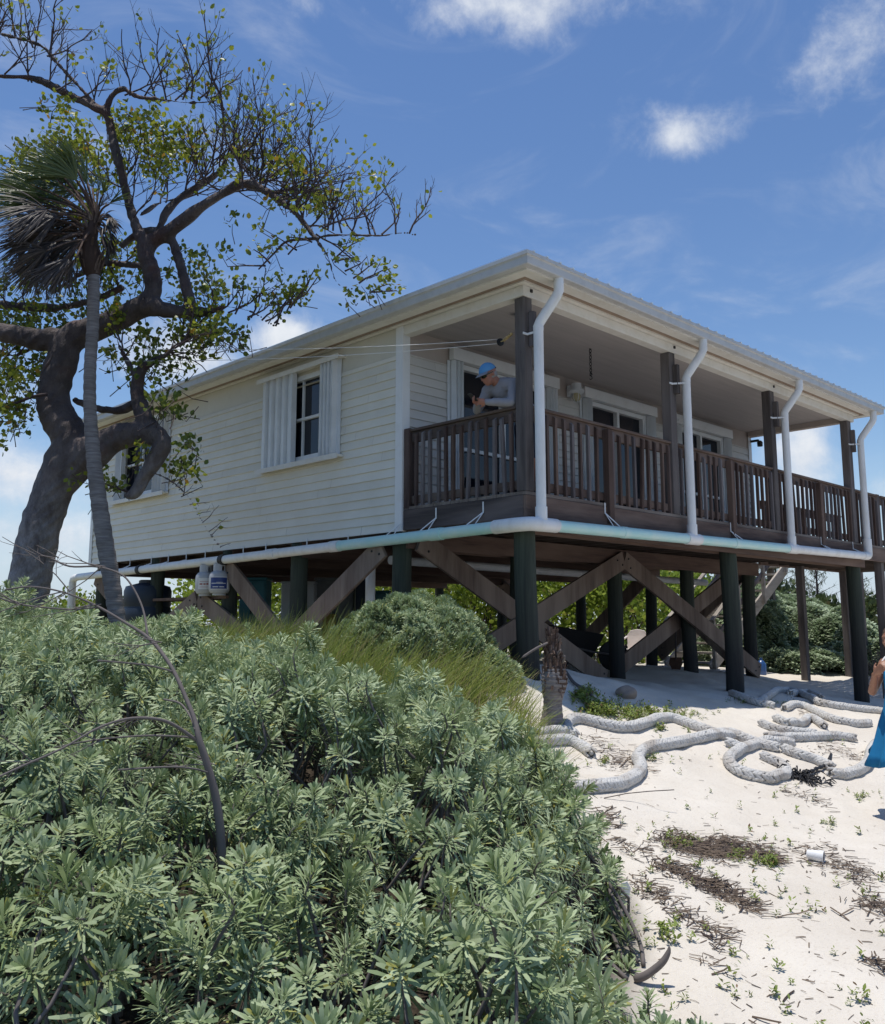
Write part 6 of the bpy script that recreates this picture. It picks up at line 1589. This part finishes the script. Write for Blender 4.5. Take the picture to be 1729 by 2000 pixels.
# ------------------------------------------------------------------ people
def skinmat(name, c, c2):
    s = NT(name); s.col(s.mix(s.noise(18, 4, .6), c, c2)); s.set(.5, 0, .4)
    s.b.inputs['Subsurface Weight'].default_value = .08; s.b.inputs['Subsurface Radius'].default_value = (.012, .005, .003)
skinmat('skin_man', (.40, .185, .125), (.33, .145, .10)); skinmat('skin_woman', (.36, .18, .115), (.30, .145, .09))
def cloth(name, c, c2, rough=.85, sc_=9):
    s = NT(name); n1 = s.noise(sc_, 5, .6); s.col(s.mix(n1, c, c2)); s.bump(s.noise(sc_*1.6, 4, .6, (1, 1, .5)), .5, .012); s.set(rough, 0, .2)
cloth('shirt_grey', (.32, .31, .33), (.25, .245, .265)); cloth('shorts_navy', (.018, .022, .045), (.03, .034, .06)); cloth('cap_blue', (.09, .27, .52), (.12, .31, .55)); cloth('cap_bill', (.28, .29, .33), (.22, .23, .27))
cloth('dress_blue', (.012, .135, .31), (.016, .18, .37), .7, 6); cloth('strap_white', (.78, .76, .75), (.70, .68, .68))
s = NT('hair_grey'); n1 = s.noise(1, 5, .7, (40, 40, 8)); s.col(s.mix(n1, (.42, .40, .38), (.22, .21, .20))); s.bump(n1, .6, .005); s.set(.6)
s = NT('hair_brown'); n1 = s.noise(1, 5, .7, (40, 40, 8)); s.col(s.mix(n1, (.12, .075, .05), (.06, .04, .03))); s.bump(n1, .6, .005); s.set(.55)
s = NT('lens_black'); s.col((.006, .006, .008)); s.set(.12, 0, .6)
s = NT('shoe'); s.col((.10, .09, .085)); s.set(.7)
s = NT('bracelet'); s.col((.45, .30, .10)); s.set(.3, .9)
A = lambda *q: np.array(q, float)
def ball(mb, c, r_, ax=None, n=14):
    """ellipsoid: r_ scalar or three radii along ax (three unit vectors)"""
    if isinstance(r_, (int, float)): r_ = (r_,)*3
    ax = ax or (A(1, 0, 0), A(0, 1, 0), A(0, 0, 1)); c = A(*c); V = []; m = n//2+1
    for i in range(1, m):
        t = PI*i/m
        for j in range(n):
            a = 2*PI*j/n; V.append(c+ax[0]*r_[0]*math.sin(t)*math.cos(a)+ax[1]*r_[1]*math.sin(t)*math.sin(a)+ax[2]*r_[2]*math.cos(t))
    k = len(V); V += [c+ax[2]*r_[2], c-ax[2]*r_[2]]; F_ = []
    for i in range(m-2):
        for j in range(n): a, b = i*n+j, i*n+(j+1) % n; F_.append((a, a+n, b+n, b))
    for j in range(n): F_.append((k, j, (j+1) % n)); F_.append((k+1, (m-2)*n+(j+1) % n, (m-2)*n+j))
    return mb.add(V, F_)
def limbc(mb, pts, rs, n=14):
    S = spline([A(*p) for p in pts], 5); L = np.interp(np.linspace(0, 1, len(S)), np.linspace(0, 1, len(rs)), rs)
    mb.tube(list(S), list(L), n); ball(mb, S[0], float(L[0])); ball(mb, S[-1], float(L[-1]))
def head(mb, c, F_, U_, s_=1.0, nose=1.0):
    """skull, jaw, brow, nose, lips, ears around the centre c facing F_"""
    F_ = F_/np.linalg.norm(F_); U_ = U_-F_*(U_@F_); U_ /= np.linalg.norm(U_); S_ = np.cross(U_, F_); ax = (F_, S_, U_); P = lambda f, s, u: c+(F_*f+S_*s+U_*u)*s_
    ball(mb, P(-.012, 0, .022), (.098*s_, .077*s_, .095*s_), ax, 18); ball(mb, P(.030, 0, -.040), (.062*s_, .058*s_, .078*s_), ax, 16); ball(mb, P(.060, 0, -.088), (.026*s_, .027*s_, .022*s_), ax)
    ball(mb, P(.074, 0, .028), (.020*s_, .048*s_, .012*s_), ax); limbc(mb, [P(.086, 0, .012), P(.103, 0, -.018), P(.106, 0, -.030)], [.008*s_, .011*s_*nose, .013*s_*nose], 8)
    for sg in (-1, 1):
        ball(mb, P(.060, sg*.036, -.022), (.028*s_, .022*s_, .022*s_), ax); ball(mb, P(.097, sg*.011, -.033), .008*s_); ball(mb, P(-.005, sg*.079, -.008), (.018*s_, .009*s_, .031*s_), ax)
        ball(mb, P(.072, sg*.032, .008), (.015*s_, .016*s_, .012*s_), ax)
    ball(mb, P(.086, 0, -.058), (.014*s_, .024*s_, .006*s_), ax); ball(mb, P(.083, 0, -.069), (.014*s_, .021*s_, .006*s_), ax)
    return P, ax
def hand(mb, wrist, d, palm_n, curl, thumb_side, s_=1.0, spread=.12):
    """palm and five curled fingers; d points along the hand, palm_n out of the palm, fingers curl towards palm_n"""
    d = d/np.linalg.norm(d); palm_n = palm_n-d*(palm_n@d); palm_n /= np.linalg.norm(palm_n); sd = np.cross(d, palm_n)*thumb_side
    pc = wrist+d*.050*s_; ball(mb, pc, (.050*s_, .040*s_, .017*s_), (d, sd, palm_n)); limbc(mb, [wrist-d*.02, wrist+d*.02, pc], [.025*s_, .025*s_, .020*s_], 10)
    for k, (o, L) in enumerate([(.031, .072), (.011, .080), (-.010, .074), (-.029, .058)]):
        p = wrist+d*.088*s_+sd*o*s_; q = d+sd*(o*spread*6)*.3; q /= np.linalg.norm(q); pts = [p-d*.02*s_]; cu = curl*(1+.10*k)
        for j in range(3):
            pts.append(p); a = cu*(.75+.25*j); q = q*math.cos(a)+palm_n*math.sin(a)*1.0; q /= np.linalg.norm(q); p = p+q*L*s_*(.42, .32, .26)[j]
        pts.append(p); mb.tube(pts, [.0100*s_, .0098*s_, .0092*s_, .0085*s_, .0070*s_], 8); ball(mb, pts[-1], .0070*s_, None, 8)
    p = wrist+d*.030*s_+sd*.030*s_; q = sd*.75+d*.6+palm_n*.35; q /= np.linalg.norm(q); q2 = q*.6+palm_n*.55+d*.45; q2 /= np.linalg.norm(q2)
    mb.tube([p-q*.02*s_, p, p+q*.032*s_, p+q*.032*s_+q2*.028*s_], [.013*s_, .0135*s_, .011*s_, .008*s_], 8); ball(mb, p+q*.032*s_+q2*.028*s_, .008*s_, None, 8)

# the man leaning on the side railing
MAN = thing('person', 'man in blue cap, dark glasses and grey long sleeved shirt leaning on railing with phone', 'person', (.62, .46, 0))
hc = A(-.012, .530, 1.392); Ff = A(-.78, .16, -.46); Uu = A(-.45, .08, .88)
Ls, Rs = A(.165, .300, 1.262), A(.165, .690, 1.255); Le, Re = A(.035, .215, 1.018), A(.030, .745, 1.015); Lw, Rw = A(-.120, .450, 1.035), A(-.125, .590, 1.050)
b = MB()
def torso(mb, g=0.0):
    limbc(mb, [(.62, .46, .90), (.52, .465, 1.03), (.36, .475, 1.15), (.20, .49, 1.25)], [.135+g, .135+g, .145+g, .125+g], 18)
    ball(mb, (.30, .48, 1.17), (.155+g, .185+g, .125+g)); limbc(mb, [Ls, (.17, .49, 1.285), Rs], [.070+g, .085+g, .070+g])
def arms(mb, g=0.0):
    for S_, E_, W_ in ((Ls, Le, Lw), (Rs, Re, Rw)):
        limbc(mb, [S_, (S_*.55+E_*.45)+A(0, 0, .005), E_], [.058+g, .052+g, .042+g]); limbc(mb, [E_, E_*.5+W_*.5, W_], [.043+g, .039+g, .028+g])
torso(b, -.012); arms(b, -.008)
limbc(b, [(.17, .49, 1.27), (.10, .505, 1.315), (.04, .52, 1.36)], [.062, .058, .056])
head(b, hc, Ff, Uu, 1.05)
for sg, ox in ((-1, 0.0), (1, .06)):
    y = .46+sg*.095; limbc(b, [(.62, y, .90), (.58+ox, y+sg*.01, .68), (.57+ox, y+sg*.01, .48)], [.095, .078, .056]); limbc(b, [(.57+ox, y+sg*.01, .48), (.62+ox, y+sg*.01, .33), (.66+ox, y+sg*.01, .10)], [.056, .056, .036])
    limbc(b, [(.68+ox, y+sg*.01, .045), (.58+ox, y+sg*.015, .040), (.46+ox, y+sg*.025, .026)], [.040, .036, .024])
hand(b, Lw, A(-.55, .62, .10), A(-.2, .25, -.1)+A(-.2, .6, .3), .62, 1.0, 1.0); hand(b, Rw, A(-.75, -.10, .12), A(.1, -.8, .2), .60, -1.0, 1.0)
organic(b, 'body', 'skin_man', MAN, .0075, 3, 0)
m = MB(); torso(m, .012); arms(m, .010)
limbc(m, [(.17, .49, 1.27), (.135, .497, 1.295)], [.080, .070])
organic(m, 'shirt', 'shirt_grey', MAN, .011, 5, .0035, 22.0, 4)
# the sleeves stop at the wrist, the shirt at the hips
m = MB(); limbc(m, [(.62, .46, .93), (.62, .46, .86)], [.148, .15], 18)
for sg, ox in ((-1, 0.0), (1, .06)): y = .46+sg*.095; limbc(m, [(.62, y, .88), (.58+ox, y+sg*.01, .68), (.572+ox, y+sg*.01, .54)], [.112, .105, .095])
organic(m, 'shorts', 'shorts_navy', MAN, .012, 4, .003, 18.0, 5)
Fn = Ff/np.linalg.norm(Ff); Un = Uu-Fn*(Uu@Fn); Un /= np.linalg.norm(Un); Sn = np.cross(Un, Fn); ax = (Fn, Sn, Un)
def HP(f, s, u): return hc+(Fn*f+Sn*s+Un*u)*1.05
def dome(mb, c, rad, ax, lo, n=22, th=.004):
    """upper shell of an ellipsoid above the tilted rim"""
    V = []; k = 8
    for off in (0, th):
        for i in range(k+1):
            t = (PI/2+lo)*i/k
            for j in range(n): a = 2*PI*j/n; V.append(c+ax[0]*(rad[0]-off)*math.sin(t)*math.cos(a)+ax[1]*(rad[1]-off)*math.sin(t)*math.sin(a)+ax[2]*(rad[2]-off)*math.cos(t))
    F_ = []
    for s_ in (0, 1):
        for i in range(k):
            for j in range(n): a, b_ = s_*(k+1)*n+i*n+j, s_*(k+1)*n+i*n+(j+1) % n; F_.append((a, b_, b_+n, a+n))
    for j in range(n): a, b_ = k*n+j, k*n+(j+1) % n; F_.append((a, b_, b_+(k+1)*n, a+(k+1)*n))
    return mb.add(V, F_)
cap = dome(MB(), HP(-.012, 0, .024), (.113, .091, .108), ax, -.12).build('cap', 'cap_blue', MAN, smooth=60)
mb = MB(); V = []
for i in range(9):
    a = -1.15+2.3*i/8; o_ = HP(-.012+.106*math.cos(a), .085*math.sin(a), .042); t_ = HP(-.010+.182*math.cos(a*.85)-.012, .092*math.sin(a), .020+.006*math.cos(a)); V += [o_, t_, t_-Un*.005, o_-Un*.005]
mb.add(V, [q for i in range(8) for q in ((4*i, 4*i+4, 4*i+5, 4*i+1), (4*i+1, 4*i+5, 4*i+6, 4*i+2), (4*i+2, 4*i+6, 4*i+7, 4*i+3))]); mb.build('bill', 'cap_bill', cap, smooth=50)
MB().bar(HP(-.118, -.02, .03), HP(-.118, .02, .03), .014, .02, up=Un).build('strap', 'black_rubber', cap)
m = MB(); ball(m, HP(-.030, 0, -.012), (.082, .080, .062), ax, 18); ball(m, HP(-.060, 0, -.035), (.045, .060, .045), ax)
organic(m, 'hair', 'hair_grey', MAN, .009, 2, .003, 40, 6)
g = MB()
for sg in (-1, 1):
    pts = [HP(.106, sg*.006, .012), HP(.100, sg*.034, .016), HP(.078, sg*.062, .012)]; lo_ = [HP(.104, sg*.010, -.010), HP(.098, sg*.032, -.020), HP(.078, sg*.060, -.012)]
    g.add(pts+lo_+[q-Fn*.006 for q in pts+lo_], [(0, 1, 4, 3), (1, 2, 5, 4), (6, 9, 10, 7), (7, 10, 11, 8), (0, 6, 7, 1), (1, 7, 8, 2), (3, 4, 10, 9), (4, 5, 11, 10), (2, 8, 11, 5), (0, 3, 9, 6)]); g.bar(HP(.080, sg*.063, .008), HP(-.010, sg*.087, .010), .005, .011, up=Un)
g.bar(HP(.106, -.008, .008), HP(.106, .008, .008), .006, .006, up=Un); g.build('sunglasses', 'lens_black', MAN)
pc = (Lw+Rw)/2+A(-.105, .045, .045); fd = (hc-pc)/np.linalg.norm(hc-pc); sx = np.cross(A(0, 0, 1), fd); sx /= np.linalg.norm(sx); su = np.cross(fd, sx)
PHN = MB().hexa([pc+sx*a*.034+su*b_*.068+fd*c_*.0045 for c_ in (-1, 1) for a, b_ in ((-1, -1), (1, -1), (1, 1), (-1, 1))]).build('phone', 'black_plastic', bevel=.004); tag(PHN, 'slim smartphone held up in both hands of the leaning man', 'phone')
scr = MB().hexa([pc+sx*a*.031+su*b_*.064+fd*(.0046+.0012*c_) for c_ in (0, 1) for a, b_ in ((-1, -1), (1, -1), (1, 1), (-1, 1))]).build('screen', 'lens_black', PHN)

# the woman at the right edge
wW = 7.55; r0 = (1741-CXP)/FPX*wW; g0 = rw(r0, wW); g0[2] = g1(g0[0], g0[1])
WOM = thing('person', 'woman in a long blue sleeveless dress walking along the ropes at right edge', 'person', g0)
Fw = -RGT*.90-FWD*.30; Fw /= np.linalg.norm(Fw); Sw = np.cross(A(0, 0, 1), Fw)   # Sw = her left (towards the viewer)
def Q_(f, s, u): return g0+Fw*f+Sw*s+A(0, 0, u)
b = MB(); limbc(b, [Q_(0, 0, .80), Q_(.01, 0, .95), Q_(0, 0, 1.12), Q_(-.01, 0, 1.22)], [.125, .105, .115, .10]); limbc(b, [Q_(-.01, -.155, 1.225), Q_(-.01, 0, 1.26), Q_(-.01, .155, 1.225)], [.045, .06, .045]); limbc(b, [Q_(-.01, 0, 1.25), Q_(.02, 0, 1.34)], [.048, .045])
hcw = Q_(.04, 0, 1.432); head(b, hcw, Fw-A(0, 0, .15), A(0, 0, 1), .95, .9)
for sg in (-1, 1):
    limbc(b, [Q_(0, sg*.085, .82), Q_(.02*sg, sg*.08, .60), Q_(.03*sg, sg*.075, .44)], [.085, .065, .048]); limbc(b, [Q_(.03*sg, sg*.075, .44), Q_(.0, sg*.075, .28), Q_(-.02+.04*sg, sg*.075, .08)], [.048, .047, .030]); limbc(b, [Q_(-.03+.04*sg, sg*.075, .04), Q_(.06+.04*sg, sg*.08, .03), Q_(.15+.04*sg, sg*.085, .02)], [.032, .030, .020])
elL, wrL = Q_(.135, .185, 1.00), Q_(.185, .10, 1.165); elR, wrR = Q_(.12, -.18, 1.00), Q_(.20, -.05, 1.15)
for S_, E_, W_ in ((Q_(-.01, .165, 1.225), elL, wrL), (Q_(-.01, -.165, 1.225), elR, wrR)): limbc(b, [S_, (S_+E_)/2, E_], [.045, .041, .035]); limbc(b, [E_, (E_+W_)/2, W_], [.035, .032, .022])
hand(b, wrL, A(0, 0, 1)*.8-Sw*.55+Fw*.1, -Sw*.6-Fw*.2, .55, -1, .9); hand(b, wrR, A(0, 0, 1)*.5+Sw*.75+Fw*.1, -Fw*.5+A(0, 0, .2), .55, 1, .9)
organic(b, 'body', 'skin_woman', WOM, .0075, 3, 0)
mb = MB(); V = []; prof = [(1.19, .118, .0), (1.12, .135, .0), (1.00, .128, .0), (.90, .145, .0), (.78, .185, .01), (.66, .215, .02), (.56, .245, .035), (.50, .275, .05)]; n = 40
for off in (0, .004):
    for i, (z, r_, f_) in enumerate(prof):
        for j in range(n):
            a = 2*PI*j/n; pl = 1+(.05+.09*i/7)*math.sin(a*7+1.3*math.sin(a*2))*(i/7)**1.2; q = (r_*pl-off); drop = -.04*math.cos(a*2+.6)*(i/7)**3-.05*math.cos(a)*(i/7)**3
            if i == 0: drop = -.05*math.cos(a)**2+.02
            V.append(Q_(math.cos(a)*q*.86+f_, math.sin(a)*q, z+drop))
F_ = []; k = len(prof)
for s_ in (0, 1):
    for i in range(k-1):
        for j in range(n): a, b_ = s_*k*n+i*n+j, s_*k*n+i*n+(j+1) % n; F_.append((a, b_, b_+n, a+n))
for e_ in (0, k-1):
    for j in range(n): a, b_ = e_*n+j, e_*n+(j+1) % n; F_.append((a, b_, b_+k*n, a+k*n))
mb.add(V, F_).build('dress', 'dress_blue', WOM, smooth=180)
mb = MB()
for sg in (-1, 1): mb.tube(spline([Q_(.10, sg*.085, 1.15), Q_(.085, sg*.10, 1.22), Q_(.01, sg*.105, 1.285), Q_(-.08, sg*.095, 1.22), Q_(-.105, sg*.085, 1.15)], 4), .011, 6)
mb.build('shoulder_straps', 'strap_white', WOM, smooth=180)
m = MB(); ball(m, hcw+A(0, 0, .028)-Fw*.020, (.098, .086, .092), (Fw, Sw, A(0, 0, 1)), 18); limbc(m, [hcw-Fw*.085+A(0, 0, .0), hcw-Fw*.10-A(0, 0, .09), hcw-Fw*.075-A(0, 0, .16)], [.045, .05, .03])
organic(m, 'hair', 'hair_brown', WOM, .010, 2, .004, 40, 7)
